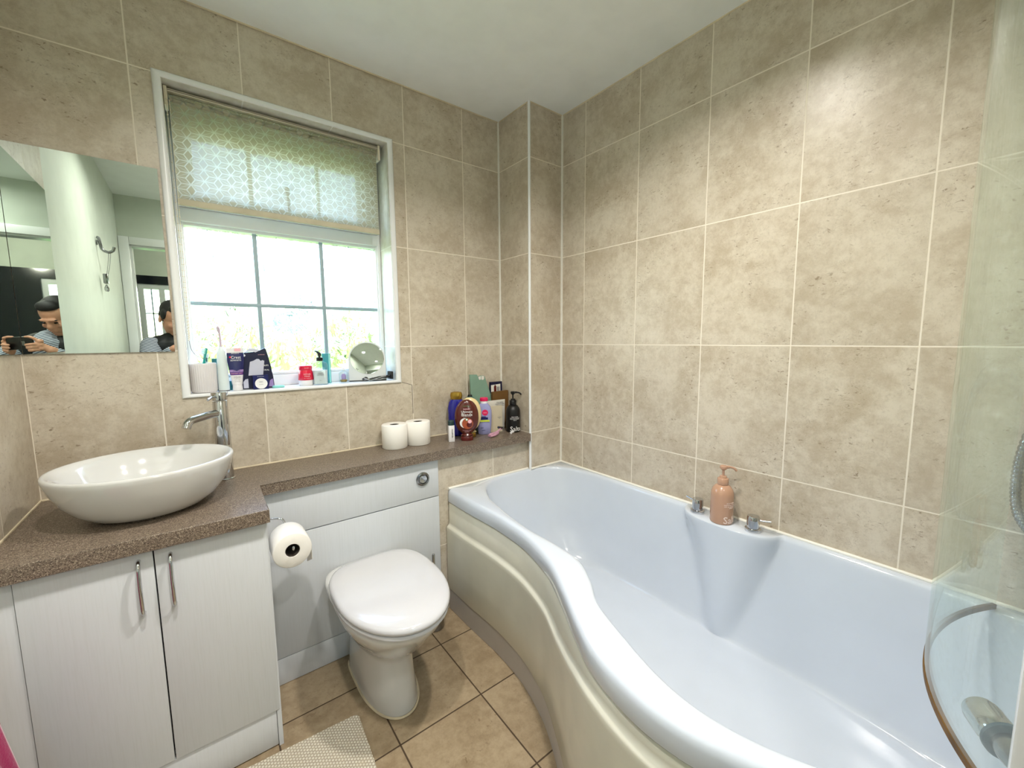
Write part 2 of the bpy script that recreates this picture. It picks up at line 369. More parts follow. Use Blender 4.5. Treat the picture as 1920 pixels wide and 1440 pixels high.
# hall room behind, seen only in the mirrors
M['navy_wall'] = plain('dark navy gloss wall', (16, 20, 34), .16, coat=.5, var=.2)
M['carpet'] = plain('grey carpet', (110, 106, 100), .95, bumpy=.6)
wallbox('floor_hall', [((-1.2, -4.5, -.1), (2.1, -2.58, 0))], 'carpet')
wallbox('ceiling_hall', [((-1.2, -4.5, CEIL), (2.1, -2.63, CEIL+.15))], 'paint')
wallbox('wall_hall', [((-1.2, -4.32, 0), (-.05, -4.2, 1.95)), ((.76, -4.32, 0), (2.1, -4.2, 1.95)), ((-.05, -4.32, 0), (.76, -4.2, .95)), ((-.05, -4.32, 1.86), (.76, -4.2, 1.95)),
                      ((-1.2, -4.32, 1.95), (2.1, -4.2, CEIL), 1), ((-1.2, -4.2, 0), (-1.1, -2.63, CEIL), 1), ((2.0, -4.2, 0), (2.1, -2.63, CEIL), 1), ((-1.1, -2.63, 0), (-.12, -2.6, CEIL), 1), ((1.25, -2.63, 0), (2.0, -2.6, CEIL), 1)],
        ['navy_wall', 'paint_wall'])
hw = thing('window_2', (0, 0, 0), None, None, kind='structure')
bm = bmesh.new()
for a, b2 in (((-.05, 0), (-.005, 0)), ((.715, 0), (.76, 0))): box(bm, (a[0], -4.28, .95), (b2[0], -4.22, 1.86))
for z0, z1 in ((.95, 1.0), (1.81, 1.86)): box(bm, (-.005, -4.28, z0), (.715, -4.22, z1))
for x in (.12,): box(bm, (x, -4.275, 1.0), (x+.05, -4.225, 1.81))
link('window_frame', bm, 'pvc', hw)
bm = bmesh.new()
for x in (.05, .36, .55): box(bm, (x, -4.26, 1.0), (x+.012, -4.245, 1.81))
for z in (1.27, 1.54): box(bm, (-.005, -4.26, z), (.715, -4.245, z+.012))
link('glazing_bars', bm, 'bar', hw)
bm = bmesh.new(); box(bm, (-.005, -4.255, 1.0), (.715, -4.25, 1.81)); link('window_pane', bm, 'pane', hw)
# door lining and architrave
bm = bmesh.new()
box(bm, (-.005, -2.545, 0), (.055, -2.515, 2.03), bev=.004); box(bm, (.80, -2.545, 0), (.86, -2.515, 2.03), bev=.004); box(bm, (.055, -2.545, 1.972), (.80, -2.515, 2.03), bev=.004)
box(bm, (.055, -2.64, 0), (.067, -2.545, 1.972)); box(bm, (.788, -2.64, 0), (.80, -2.545, 1.972)); box(bm, (.067, -2.64, 1.96), (.788, -2.545, 1.972))
link('door_1', bm, 'trimwhite', kind='structure')
# corner bead of the boxing, silicone lines
bm = bmesh.new(); lathe(bm, [(.0065, 0.0), (.0065, CEIL)], 1.7195, -.2435, 16); link('trim_1', bm, 'trimwhite', kind='structure')
bm = bmesh.new(); box(bm, (1.9285, -.2525, .56), (1.936, -.245, CEIL)); box(bm, (1.711, -.007, .755), (1.718, 0, CEIL)); link('trim_2', bm, 'silicone', kind='structure')
for v in []: pass
bm = bmesh.new()
r = .004
tube(bm, [(0, -.5, .7565), (0, -.001, .7565), (.6, 0, .7565), (1.712, 0, .7565)], r, 8)
tube(bm, [(0, -.01, CEIL), (1.718, -.002, CEIL)], r, 8); tube(bm, [(1.936, -.25, CEIL), (1.936, -1.9, CEIL)], r, 8)
tube(bm, [(1.718, -.01, CEIL), (1.718, -.245, CEIL), (1.93, -.245, CEIL)], r, 8)
link('trim_3', bm, 'silicone_old', kind='structure')
bm = bmesh.new(); tube(bm, [(1.252, -.2295, .567), (1.715, -.2295, .567)], .006, 10); tube(bm, [(1.72, -.2475, .567), (1.93, -.2475, .567)], .006, 10); tube(bm, [(1.933, -.25, .567), (1.933, -1.0, .567), (1.933, -1.94, .567)], .0058, 10)
link('trim_4', bm, 'silicone', kind='structure')
# window surround: reveal lining and quadrant tile edge
bm = bmesh.new()
box(bm, (OX0, -.001, OZ0+.006), (OX0+.006, .14, OZ1), 0); box(bm, (OX1-.006, -.001, OZ0+.006), (OX1, .14, OZ1), 0); box(bm, (OX0, -.001, OZ1-.006), (OX1, .14, OZ1), 0)
box(bm, (OX0, -.001, OZ0-.002), (OX1, .14, OZ0+.006), 1)
link('trim_5', bm, ['reveal', 'trimwhite'], smooth=False, kind='structure')
bm = bmesh.new()
o = .0185; P0 = [(OX0-o, OZ0-.006), (OX1+o, OZ0-.006), (OX1+o, OZ1+o-.004), (OX0-o, OZ1+o-.004)]; P1 = [(OX0+.005, OZ0+.007), (OX1-.005, OZ0+.007), (OX1-.005, OZ1-.005), (OX0+.005, OZ1-.005)]
def qr(t, y): return [(a[0]*(1-t)+b_[0]*t, y, a[1]*(1-t)+b_[1]*t) for a, b_ in zip(P0, P1)]
loft(bm, [qr(0, .001), qr(.04, -.0045), qr(.25, -.0085), qr(.7, -.0085), qr(.94, -.005), qr(1, .001), qr(1, .004)], cap0=False, cap1=False)
link('trim_6', bm, 'trimwhite', angle=50, kind='structure')
# ------------------------------------------------------------------ window 1
w1 = thing('window_1', (0, 0, 0), None, None, kind='structure')
def frame_rect(bm, x0, x1, z0, z1, t, y0, y1, bev=.003):
    tl, tr, tb, tt = t
    box(bm, (x0, y0, z0), (x0+tl, y1, z1), bev=bev); box(bm, (x1-tr, y0, z0), (x1, y1, z1), bev=bev)
    box(bm, (x0+tl-.002, y0+.0005, z0), (x1-tr+.002, y1, z0+tb), bev=bev); box(bm, (x0+tl-.002, y0+.0005, z1-tt), (x1-tr+.002, y1, z1), bev=bev)
X0, X1 = OX0+.006, OX1-.006
bm = bmesh.new(); frame_rect(bm, X0, X1, OZ0+.006, OZ1-.006, (.016, .016, .045, .03), .128, .2); box(bm, (X0+.014, .122, 1.663), (X1-.014, .2, 1.712), bev=.004)
link('window_frame', bm, 'pvc', w1)
bm = bmesh.new(); frame_rect(bm, .390, 1.110, 1.092, 1.665, (.010, .010, .010, .012), .136, .19, .002); link('fixed_bead', bm, 'pvc', w1)
s = None
bm = bmesh.new(); frame_rect(bm, .390, 1.110, 1.712, 2.05, (.053, .076, .045, .08), .112, .185, .006); sash = link('opening_sash', bm, 'pvc', w1)
bm = bmesh.new()
for x in (.620, .866): box(bm, (x-.0075, .148, 1.10), (x+.0075, .160, 1.655), bev=.002)
box(bm, (.40, .1475, 1.3665), (1.10, .1605, 1.3805), bev=.002)
link('glazing_bars', bm, 'bar', w1)
bm = bmesh.new()
for x in (.620, .866): box(bm, (x-.0075, .148, 1.755), (x+.0075, .160, 2.0), bev=.002)
link('glazing_bars', bm, 'bar', sash)
bm = bmesh.new(); box(bm, (.398, .161, 1.10), (1.102, .166, 1.657)); link('obscure_pane', bm, 'swirl', w1)
bm = bmesh.new(); box(bm, (.428, .161, 1.755), (1.072, .166, 2.002)); link('obscure_pane', bm, 'swirl', sash)
bm = bmesh.new(); box(bm, (.738, .098, 1.725), (.752, .113, 1.755), bev=.003); tube(bm, [(.745, .1, 1.74), (.742, .088, 1.76), (.738, .086, 1.835)], [.006, .006, .0075], 10); link('sash_handle', bm, 'black', sash)
# ------------------------------------------------------------------ roller blind
rb = thing('roller_blind', (.745, .05, 2.04), 'cream roller blind with white star pattern pulled over the top of the window', 'blind')
def rel(o, p): return Vector(p)-o.location
def shift(bm, o):
    bmesh.ops.translate(bm, verts=bm.verts[:], vec=-o.location); return bm
bm = bmesh.new(); box(bm, (.394, .0445, 1.715), (1.088, .0452, 2.04)); link('fabric', shift(bm, rb), 'blind', rb, smooth=False)
bm = bmesh.new(); tube(bm, [(.394, .058, 2.04), (1.088, .058, 2.04)], .017, 24); link('roller_tube', shift(bm, rb), 'blind', rb)
bm = bmesh.new(); box(bm, (.391, .0385, 1.6965), (1.090, .051, 1.719), bev=.004, seg=3); link('bottom_bar', shift(bm, rb), 'blindbar', rb)
bm = bmesh.new(); box(bm, (.384, .036, 2.0595), (1.098, .042, 2.066), bev=.002); box(bm, (.384, .036, 2.061), (1.098, .09, 2.066)); link('head_rail', shift(bm, rb), 'blindhead', rb)
for x in (.3795, 1.094):
    bm = bmesh.new(); box(bm, (x, .034, 2.012), (x+.010, .085, 2.074), bev=.003); link('bracket', shift(bm, rb), 'blindhead', rb)
bm = bmesh.new()
def beads(pts, r):
    pts = spline(pts, 14); L = 0; P = [pts[0]]
    for a, b_ in zip(pts, pts[1:]):
        d = (b_-a).length; L += d
        if L > .0052: P.append(b_); L = 0
    for p in P: sphere(bm, p, r, u=8, v=6)
    tube(bm, pts, .0007, 6)
beads([(.386, .032, 2.03), (.386, .031, 1.7), (.3865, .03, 1.4), (.386, .03, 1.235)], .0021)
beads([(.3935, .040, 2.03), (.393, .036, 1.7), (.391, .031, 1.4), (.3885, .03, 1.24)], .0019)
link('bead_chain', shift(bm, rb), 'blindhead', rb)
bm = bmesh.new(); tube(bm, spline([(.387, .03, 1.236), (.39, .025, 1.205), (.402, .02, 1.182), (.418, .02, 1.172), (.436, .022, 1.169)], 6), .0009, 6); link('loose_cord', shift(bm, rb), 'greyprint', rb)
# ------------------------------------------------------------------ mirrors
def mirror_panel(name, a, b_, label):
    c = [(p+q)/2 for p, q in zip(a, b_)]; c[2] = a[2]
    t = thing(name, c, label, 'mirror')
    bm = shift(box(bmesh.new(), a, b_), t)
    for f in bm.faces: f.material_index = 1
    nrm = 1 if (b_[1]-a[1]) < .02 else 0
    for f in bm.faces:
        n = f.normal
        f.normal_update()
        if (nrm == 1 and f.normal.y < -.9) or (nrm == 0 and f.normal.x > .9): f.material_index = 0
    link('mirror_glass', bm, ['mirror', 'pane_edge'], t, smooth=False); return t
M['pane_edge'] = plain('dark mirror edge', (38, 46, 44), .4)
mirror_panel('wall_mirror', (.0065, -.0065, 1.1975), (.3465, -.0005, 1.7875), 'large frameless mirror on the window wall, reflecting a white wall with a hook')
mirror_panel('wall_mirror', (.0005, -.49, 1.1975), (.0058, -.0075, 1.7875), 'narrow slice of frameless mirror on the left side wall at the edge of the picture')
# ------------------------------------------------------------------ worktop
def prism_z(bm, pts, z0, z1, bev=0):
    v0 = [bm.verts.new((x, y, z0)) for x, y in pts]; v1 = [bm.verts.new((x, y, z1)) for x, y in pts]; n = len(pts)
    bm.faces.new(v0[::-1]); top = bm.faces.new(v1)
    for i in range(n): bm.faces.new((v0[i], v0[(i+1) % n], v1[(i+1) % n], v1[i]))
    if bev: bmesh.ops.bevel(bm, geom=list(top.edges), offset=bev, segments=3, profile=.5, affect='EDGES')
    return bm
bm = prism_z(bmesh.new(), [(.001, -.001), (.001, -.5025), (.5355, -.5025), (.5355, -.258), (1.7115, -.258), (1.7115, -.001)], .717, .755, .0025)
o = link('worktop', bm, 'counter', label='speckled brown laminate worktop running from under the basin along the ledge below the window', cat='worktop')
bm = bmesh.new(); box(bm, (1.712, -.259, .717), (1.7155, -.249, .7545)); link('end_cap', bm, 'trimwhite', o, label='white end cap')
# ------------------------------------------------------------------ vanity cabinet
vc = thing('vanity_cabinet', (.28, -.3, 0), 'white two-door vanity cabinet under the basin', 'cabinet')
bm = bmesh.new(); box(bm, (.048, -.460, .12), (.060, -.006, .7165)); box(bm, (.518, -.4785, .0), (.530, -.262, .7165)); box(bm, (.518, -.262, 0), (.530, -.006, .7165)); box(bm, (.048, -.46, .12), (.53, -.006, .132)); box(bm, (.05, -.4605, .70), (.528, -.44, .7165))
link('carcass', shift(bm, vc), 'cabinet', vc)
bm = bmesh.new(); box(bm, (.001, -.476, .0), (.047, -.458, .7165), bev=.001); link('filler_strip', shift(bm, vc), 'cabinet', vc)
bm = bmesh.new(); box(bm, (.048, -.4755, .004), (.517, -.459, .1175), bev=.001); link('plinth', shift(bm, vc), 'cabinet', vc)
bm = bmesh.new(); box(bm, (.272, -.4595, .12), (.29, -.458, .7)); link('gap_shadow_strip', shift(bm, vc), 'gap', vc)
for x0, x1, hx in ((.0485, .2795, .2525), (.2825, .5255, .3135)):
    bm = bmesh.new(); box(bm, (x0, -.480, .1195), (x1, -.462, .708), bev=.0012); d = link('door', shift(bm, vc), 'cabinet', vc)
    bm = bmesh.new(); tube(bm, spline([(hx, -.479, .690), (hx, -.492, .688), (hx, -.5015, .672), (hx, -.506, .622), (hx, -.5015, .572), (hx, -.492, .556), (hx, -.479, .554)], 8), .0045, 14)
    link('handle', shift(bm, vc), 'chrome', d, label='chrome bow handle')
# ------------------------------------------------------------------ toilet cistern unit
cu_ = thing('cistern_unit', (.87, -.12, 0), 'white boxed-in cistern cabinet behind the toilet', 'cabinet')
bm = bmesh.new(); box(bm, (.532, -.2155, .002), (1.202, -.005, .7165)); link('carcass', shift(bm, cu_), 'cabinet', cu_)
bm = bmesh.new(); box(bm, (.532, -.235, .5515), (1.202, -.2165, .7165), bev=.001); up = link('upper_panel', shift(bm, cu_), 'cabinet', cu_)
bm = bmesh.new(); box(bm, (.532, -.235, .1025), (1.202, -.2165, .5475), bev=.001); link('lower_panel', shift(bm, cu_), 'cabinet', cu_)
bm = bmesh.new(); box(bm, (.532, -.2345, .002), (1.202, -.2165, .1), bev=.001); link('plinth', shift(bm, cu_), 'cabinet', cu_)
bm = bmesh.new(); box(bm, (.532, -.2165, .547), (1.202, -.2157, .552)); link('gap_shadow_strip', shift(bm, cu_), 'gap', cu_)
def lathe_y(bm, prof, cx, cz, y0, n=32, mi=0):
    """revolve around the y axis, prof = (r, depth towards viewer)"""
    return loft(bm, [[(cx+r_*cos(2*pi*i/n), y0-d, cz+r_*sin(2*pi*i/n)) for i in range(n)] for r_, d in prof], mi=mi)
bm = bmesh.new(); lathe_y(bm, [(.028, 0), (.0295, .003), (.029, .007), (.024, .0095), (.0205, .0085), (.019, .004)], 1.127, .642, -.235); fb = link('flush_ring', shift(bm, cu_), 'dark_chrome', up, label='chrome flush button surround')
bm = bmesh.new(); lathe_y(bm, [(.0175, .003), (.0175, .009), (.0155, .0115), (.0, .0125)], 1.127, .642, -.235, 28); link('flush_button', shift(bm, cu_), 'chrome', fb)
# ------------------------------------------------------------------ bath
bath = thing('bathtub', (1.5, -1.1, 0), 'large white P-shaped bathtub with a wavy cream front panel along the right wall', 'bathtub')
A = [ # outer, inner rim, floor of tub
 ((1.250,-.229),(1.420,-.292),(1.500,-.50)), ((1.252,-.386),(1.345,-.42),(1.44,-.53)), ((1.257,-.50),(1.320,-.53),(1.40,-.58)), ((1.260,-.605),(1.303,-.62),(1.385,-.64)),
 ((1.250,-.755),(1.288,-.755),(1.375,-.76)), ((1.220,-.885),(1.288,-.89),(1.370,-.88)), ((1.190,-.965),(1.276,-1.00),(1.36,-1.0)), ((1.135,-1.070),(1.226,-1.09),(1.33,-1.09)),
 ((1.078,-1.17),(1.165,-1.17),(1.28,-1.18)), ((1.03,-1.27),(1.118,-1.29),(1.235,-1.29)), ((1.007,-1.385),(1.085,-1.40),(1.205,-1.40)), ((1.012,-1.48),(1.078,-1.49),(1.20,-1.49)),
 ((1.04,-1.57),(1.098,-1.58),(1.21,-1.58)), ((1.085,-1.68),(1.14,-1.67),(1.24,-1.66)), ((1.12,-1.80),(1.195,-1.77),(1.28,-1.73)), ((1.134,-1.943),(1.27,-1.86),(1.34,-1.78)),
 ((1.5,-1.943),(1.5,-1.895),(1.5,-1.80)), ((1.934,-1.943),(1.84,-1.86),(1.76,-1.77)), ((1.934,-1.75),(1.898,-1.74),(1.80,-1.68)), ((1.934,-1.55),(1.905,-1.55),(1.825,-1.52)),
 ((1.934,-1.36),(1.906,-1.36),(1.83,-1.36)), ((1.934,-1.28),(1.906,-1.28),(1.83,-1.28)), ((1.934,-1.20),(1.906,-1.20),(1.83,-1.20)), ((1.934,-1.12),(1.906,-1.12),(1.83,-1.12)),
 ((1.934,-1.04),(1.906,-1.04),(1.83,-1.04)), ((1.934,-.96),(1.906,-.96),(1.83,-.97)), ((1.934,-.88),(1.906,-.88),(1.83,-.89)), ((1.934,-.74),(1.906,-.74),(1.83,-.77)),
 ((1.934,-.58),(1.906,-.58),(1.825,-.65)), ((1.934,-.43),(1.897,-.44),(1.80,-.575)), ((1.934,-.247),(1.862,-.330),(1.745,-.525)), ((1.72,-.247),(1.790,-.268),(1.69,-.505)),
 ((1.712,-.229),(1.690,-.246),(1.63,-.497)), ((1.45,-.229),(1.540,-.246),(1.565,-.495))]
NS = 8
def closed(idx):
    P = [Vector((a[idx][0], a[idx][1], 0)) for a in A]
    if idx: return spline(P, NS, True)
    out = []; m = len(P); corners = {0, 15, 17, 30}
    for i in range(m):
        b, c = P[i], P[(i+1) % m]
        if 0 <= i < 15:
            a = P[i-1] if i > 0 else P[0]; d = P[i+2] if i < 14 else P[15]
            for k in range(NS):
                t = k/NS; out.append(.5*((2*b)+(c-a)*t+(2*a-5*b+4*c-d)*t*t+(3*b-a-3*c+d)*t**3))
        else:
            for k in range(NS): out.append(b.lerp(c, k/NS))
    return out
OUT, INN, FLO = closed(0), closed(1), closed(2)
NR = len(OUT)
def normals(C):
    o = []
    for i in range(NR):
        t = (C[(i+1) % NR]-C[i-1]); n = Vector((-t.y, t.x, 0)).normalized()
        o.append(n)
    return o
cen = Vector((1.55, -1.15, 0))
ON = normals(OUT); IN_ = normals(INN)
# orientation: inward normal
if (cen-OUT[40]).dot(ON[40]) < 0: ON = [-n for n in ON]
if (cen-INN[40]).dot(IN_[40]) < 0: IN_ = [-n for n in IN_]
RZ = .566
def front(i): return i <= 15*NS
def bulge(P, q):
    wv = .165*(1-.72*q**1.3); s = (P.y+1.15)/wv
    if abs(s) >= 1 or P.x < 1.7: return 0.
    amp = max(0, P.x-(1.818+.012*q)); return amp*(1-s*s)**((.5+1.3*min(1., q*3)) if s > 0 else (.5+.6*min(1., q*3)))
rings = []
def ring(f, z): rings.append([tuple(f(i)) for i in range(NR)] and [(*f(i)[:2], z(i) if callable(z) else z) for i in range(NR)])
fo = lambda i, d: OUT[i]+(Vector((d, 0, 0)) if i < 3 else ON[i]*(d if front(i) else 0))
ring(lambda i: fo(i, .012), .510); ring(lambda i: fo(i, .001), .506); ring(lambda i: fo(i, -.001), .510); ring(lambda i: fo(i, .0), .545); ring(lambda i: fo(i, .0025), .556); ring(lambda i: fo(i, .008), .563); ring(lambda i: fo(i, .016), RZ)
def inn(i, d, q=0.):
    p = INN[i]-IN_[i]*d
    p = Vector((p.x-bulge(p, q), p.y, 0)); return p
ring(lambda i: inn(i, .016), RZ); ring(lambda i: inn(i, .007), RZ-.001); ring(lambda i: inn(i, .002), RZ-.005); ring(lambda i: inn(i, -.001), RZ-.013)
def wall(i, q):
    b = .62*q+.38*max(0., (q-.62)/.38)**2.2
    p = INN[i].lerp(FLO[i], b); return Vector((p.x-bulge(p, q), p.y, 0))
ZB = .150
for q in (.06, .12, .2, .3, .4, .5, .58, .66, .73, .79, .84, .89, .93, .965, .99, 1.0):
    dz = 1-(1-q)**1.0
    zz = (RZ-.013) - (RZ-.013-ZB)*(q if q < .8 else .8+.2*sin((q-.8)/.2*pi/2))
    ring(lambda i, q=q: wall(i, q), zz)
for sc in (.93, .8, .6, .35):
    ring(lambda i, sc=sc: Vector((1.57, 0, 0))*(1-sc)+Vector((FLO[i].x*sc, -1.15+(FLO[i].y+1.15)*(1-(1-sc)*.35), 0)), ZB-.002*(1-sc))
bm = bmesh.new(); loft(bm, rings, cap0=False, cap1=True); shift(bm, bath)
tub = link('tub_shell', bm, 'acrylic', bath, angle=120)
def skirt(prof):
    """prof: list of (outward offset, z or function of y)"""
    rs = []
    for d, z in prof:
        r_ = []
        for i in range(0, 15*NS+1):
            p = OUT[i]-ON[i]*d if i > 1 else Vector((OUT[0].x-d, OUT[0].y-.001, 0))
            r_.append((p.x, p.y, z(p.y) if callable(z) else z))
        rs.append(r_)
    b_ = bmesh.new(); loft(b_, rs, closed=False, cap0=False, cap1=False, loop=True); return b_
def rg(y):
    t = max(0, min(1, (-y-1.0)/.30)); return t*t*(3-2*t)
rz_ = lambda base, k=.07: (lambda y: base+k*rg(y))
bm = skirt([(-.02, .503), (-.006, .503), (-.003, .500), (-.002, rz_(.412)), (-.001, rz_(.404)), (.004, rz_(.3985)), (.0095, rz_(.3945)), (.0115, rz_(.389)), (.0115, rz_(.375)), (.012, .22), (.012, .108), (.008, .100), (-.02, .100)])
link('side_panel', shift(bm, bath), 'cream_skirt', bath, angle=50, label='cream moulded front panel')
bm = skirt([(.006, .101), (.006, .001), (-.012, .001), (-.012, .101)]); link('plinth', shift(bm, bath), 'plinth', bath, label='grey white plinth strip')
# taps set on the ledge
def deck_tap(x, y, ang, label):
    t = thing('bath_tap', (x, y, RZ), label, 'tap', rz=ang, group=None)
    bm = bmesh.new(); lathe(bm, [(.0245, 0), (.0255, .003), (.0245, .010), (.021, .012)], n=32); link('flange', bm, 'chrome', t)
    bm = bmesh.new(); lathe(bm, [(.0185, .012), (.0185, .0155), (.0195, .016), (.0195, .050), (.018, .053), (.0, .0535)], n=32); k = link('knob', bm, 'chrome', t)
    bm = bmesh.new(); tube(bm, [(0, -.018, .041), (0, -.030, .042), (0, -.052, .045), (0, -.053, .045)], [.003, .003, .003, .001], 10); link('lever_pin', bm, 'chrome', k)
deck_tap(1.878, -1.046, radians(168), 'chrome deck tap on the bath ledge, left of the tan pump bottle')
deck_tap(1.878, -1.243, radians(15), 'chrome deck tap on the bath ledge, right of the tan pump bottle')
# ------------------------------------------------------------------ shower screen
sc_ = thing('shower_screen', (1.2, -1.85, .57), 'curved glass shower screen folded in over the bath at the right edge', 'shower screen')
CC, CR = (1.605, -2.318), .612
def arc(x0, x1, n=40):
    a0, a1 = math.acos((x0-CC[0])/CR), math.acos((x1-CC[0])/CR)
    return [a0+(a1-a0)*i/n for i in range(n+1)]
def curved(a, r0, r1, z0, z1):
    b_ = bmesh.new()
    rs = [[(CC[0]+r_*cos(t), CC[1]+r_*sin(t), z) for t in a] for r_, z in ((r0, z0), (r1, z0), (r1, z1), (r0, z1))]
    R_ = loft(b_, rs, closed=False, cap0=False, cap1=False, loop=True)
    b_.faces.new([q[0] for q in R_]); b_.faces.new([q[-1] for q in R_]); return b_
al = arc(1.20, 1.90)
link('curved_glass', shift(curved(al, CR-.003, CR+.003, .5745, 2.02), sc_), 'screen', sc_, angle=60)
M['blue_ring'] = plain('dark blue rubber ring', (18, 52, 66), .4)
M['seal'] = plain('amber discoloured seal', (116, 80, 22), .6, coat=.0, var=.25)
link('bottom_seal', shift(curved(al, CR-.0042, CR+.0042, .5675, .5785), sc_), 'seal', sc_, angle=60, label='amber brown rubber seal')
bm = bmesh.new(); box(bm, (1.155, -1.865, .567), (1.20, -1.8215, 2.03), bev=.004); link('hinge_post', shift(bm, sc_), 'trimwhite', sc_)
for z0 in (.605, 1.80):
    def bar(x0, x1, r_, off, rr=None):
        pts = [(CC[0]+(CR-off)*cos(t), CC[1]+(CR-off)*sin(t), z0+.027) for t in arc(x0, x1, 6)]
        return tube(bmesh.new(), pts, rr or [r_*.9]+[r_]*5+[r_*.9], 24)
    hb = link('hinge_clamp', shift(bar(1.297, 1.345, .025, .030), sc_), 'chrome', sc_)
    link('hinge_ring', shift(bar(1.289, 1.296, .029, .033), sc_), 'blue_ring', hb)
    link('hinge_arm', shift(bar(1.205, 1.288, .021, .030), sc_), 'dark_chrome', hb)
# shower hose
sh = thing('shower_hose', (1.93, -1.86, 1.0), 'ribbed chrome shower hose loop behind the glass at the right edge', 'hose')
bm = bmesh.new(); hp = spline([(1.918, -1.90, 1.25), (1.919, -1.83, 1.12), (1.922, -1.797, .98), (1.923, -1.790, .88), (1.922, -1.801, .80), (1.921, -1.835, .755), (1.918, -1.87, .76), (1.90, -1.91, .83), (1.90, -1.935, .90)], 26)
tube(bm, hp, [.0095 if i % 3 else .0078 for i in range(len(hp))], 12); link('hose', shift(bm, sh), 'dark_chrome', sh)
bm = bmesh.new(); box(bm, (1.86, -1.944, .87), (1.933, -1.915, .95), bev=.006); link('wall_outlet', shift(bm, sh), 'chrome', sh)
# ------------------------------------------------------------------ toilet
wc = thing('toilet', (.865, -.5, 0), 'white back-to-wall toilet with closed lid between the cabinet and the bath', 'toilet')
def dring(hw, front_y, back_y, z, cy=-.52, n=64, pb=3.8, pf=2.05, cx=.865):
    o = []
    for i in range(n):
        t = 2*pi*i/n; c, s = cos(t), sin(t)
        if s < 0: p, b_ = pf, cy-front_y
        else: p, b_ = pb, back_y-cy
        x = hw*abs(c)**(2/p)*(1 if c >= 0 else -1)
        y = b_*abs(s)**(2/p)*(1 if s >= 0 else -1)
        if s > 0 and pb < 4.5: x *= 1-.07*(y/b_)**2
        o.append((cx+x, cy+y, z))
    return o
bm = bmesh.new()
P_ = [(.090, -.620, -.237, .001, -.42), (.091, -.622, -.237, .01, -.42), (.086, -.612, -.237, .05, -.42), (.082, -.600, -.237, .12, -.42), (.081, -.595, -.237, .17, -.43), (.085, -.604, -.237, .198, -.44), (.100, -.632, -.237, .224, -.45),
      (.124, -.676, -.237, .256, -.47), (.144, -.708, -.237, .300, -.49), (.157, -.737, -.237, .330, -.50), (.164, -.754, -.237, .355, -.51), (.166, -.760, -.237, .372, -.52), (.163, -.756, -.238, .377, -.52), (.15, -.74, -.24, .379, -.52)]
rs = [dring(h, f, b_, z, cy, pb=5, pf=2.15) for h, f, b_, z, cy in P_]
loft(bm, rs)
pan = link('pan', shift(bm, wc), 'ceramic', wc, angle=70)
bm = bmesh.new(); loft(bm, [dring(.168, -.775, -.318, .381), dring(.1725, -.781, -.314, .384), dring(.1725, -.781, -.314, .392), dring(.169, -.777, -.317, .3955)]); link('seat', shift(bm, wc), 'seat', wc, angle=60)
bm = bmesh.new(); loft(bm, [dring(.169, -.779, -.314, .3985), dring(.1735, -.786, -.310, .4015), dring(.1745, -.787, -.309, .409), dring(.171, -.783, -.312, .4165), dring(.162, -.773, -.320, .4215), dring(.13, -.73, -.345, .4255), dring(.07, -.64, -.42, .4275), dring(.02, -.55, -.50, .428)])
lid = link('lid', shift(bm, wc), 'seat', wc, angle=60)
for x in (.79, .94):
    bm = bmesh.new(); tube(bm, [(x-.018, -.296, .3925), (x+.018, -.296, .3925)], .011, 14); link('hinge', shift(bm, wc), 'seat', wc)
bm = bmesh.new(); ring_ = [Vector(p) for p in dring(.0925, -.6255, -.245, .003, -.42, pb=5, pf=2.15)]; ring_.append(ring_[0]); tube(bm, ring_, .0038, 6); link('sealant_line', shift(bm, wc), 'silicone_old', wc, label='cream sealant bead')
bm = bmesh.new(); bmesh.ops.create_uvsphere(bm, u_segments=10, v_segments=6, radius=.004, matrix=Matrix.Translation((.785, -.40, .075))); link('fixing_cap', shift(bm, wc), 'gap', wc)
# brush
br = thing('toilet_brush', (1.135, -.30, 0), 'chrome toilet brush handle standing behind the toilet by the bath', 'toilet brush')
bm = bmesh.new(); tube(bm, [(0, 0, .19), (0, 0, .325), (0, 0, .331)], [.0065, .0065, .004], 16); link('handle', bm, 'chrome', br)
bm = bmesh.new(); lathe(bm, [(.036, .001), (.038, .006), (.036, .18), (.030, .192), (.012, .196), (.0, .197)], n=32); link('holder', bm, 'dark_chrome', br)
# ------------------------------------------------------------------ basin and tap
ba = thing('basin', (.27, -.285, .755), 'white oval countertop basin standing on the worktop below the mirror', 'basin')
bm = bmesh.new()
pr = [(.098, .088, .0008), (.105, .095, .002), (.132, .118, .014), (.158, .142, .036), (.178, .162, .064), (.192, .175, .094), (.201, .184, .122), (.2035, .187, .134), (.2025, .186, .139), (.199, .183, .1415),
      (.194, .178, .141), (.180, .164, .132), (.168, .152, .118), (.156, .140, .096), (.140, .125, .070), (.115, .102, .046), (.08, .072, .033), (.03, .03, .029)]
loft(bm, [circ(0, 0, z+(.0 if i < 5 else .0), a, b_, 72) for i, (a, b_, z) in enumerate(pr)])
link('bowl', bm, 'ceramic', ba, angle=70)
bm = bmesh.new(); lathe(bm, [(.021, .0295), (.021, .033), (.016, .0345), (.0, .0345)], n=28); link('waste', bm, 'chrome', ba, label='chrome basin waste')
tp = thing('basin_tap', (.455, -.103, .755), 'tall chrome mixer tap standing behind the basin', 'tap')
bm = bmesh.new(); lathe(bm, [(.0265, .0), (.0265, .003), (.0235, .006), (.0232, .118), (.0225, .119), (.0225, .121), (.0228, .122), (.0215, .272), (.0205, .274)], n=36); link('column', bm, 'chrome', tp)
bm = bmesh.new(); lathe(bm, [(.0215, .2765), (.0235, .278), (.0242, .300), (.023, .3035), (.0, .3045)], n=36); cp = link('cap', bm, 'chrome', tp)
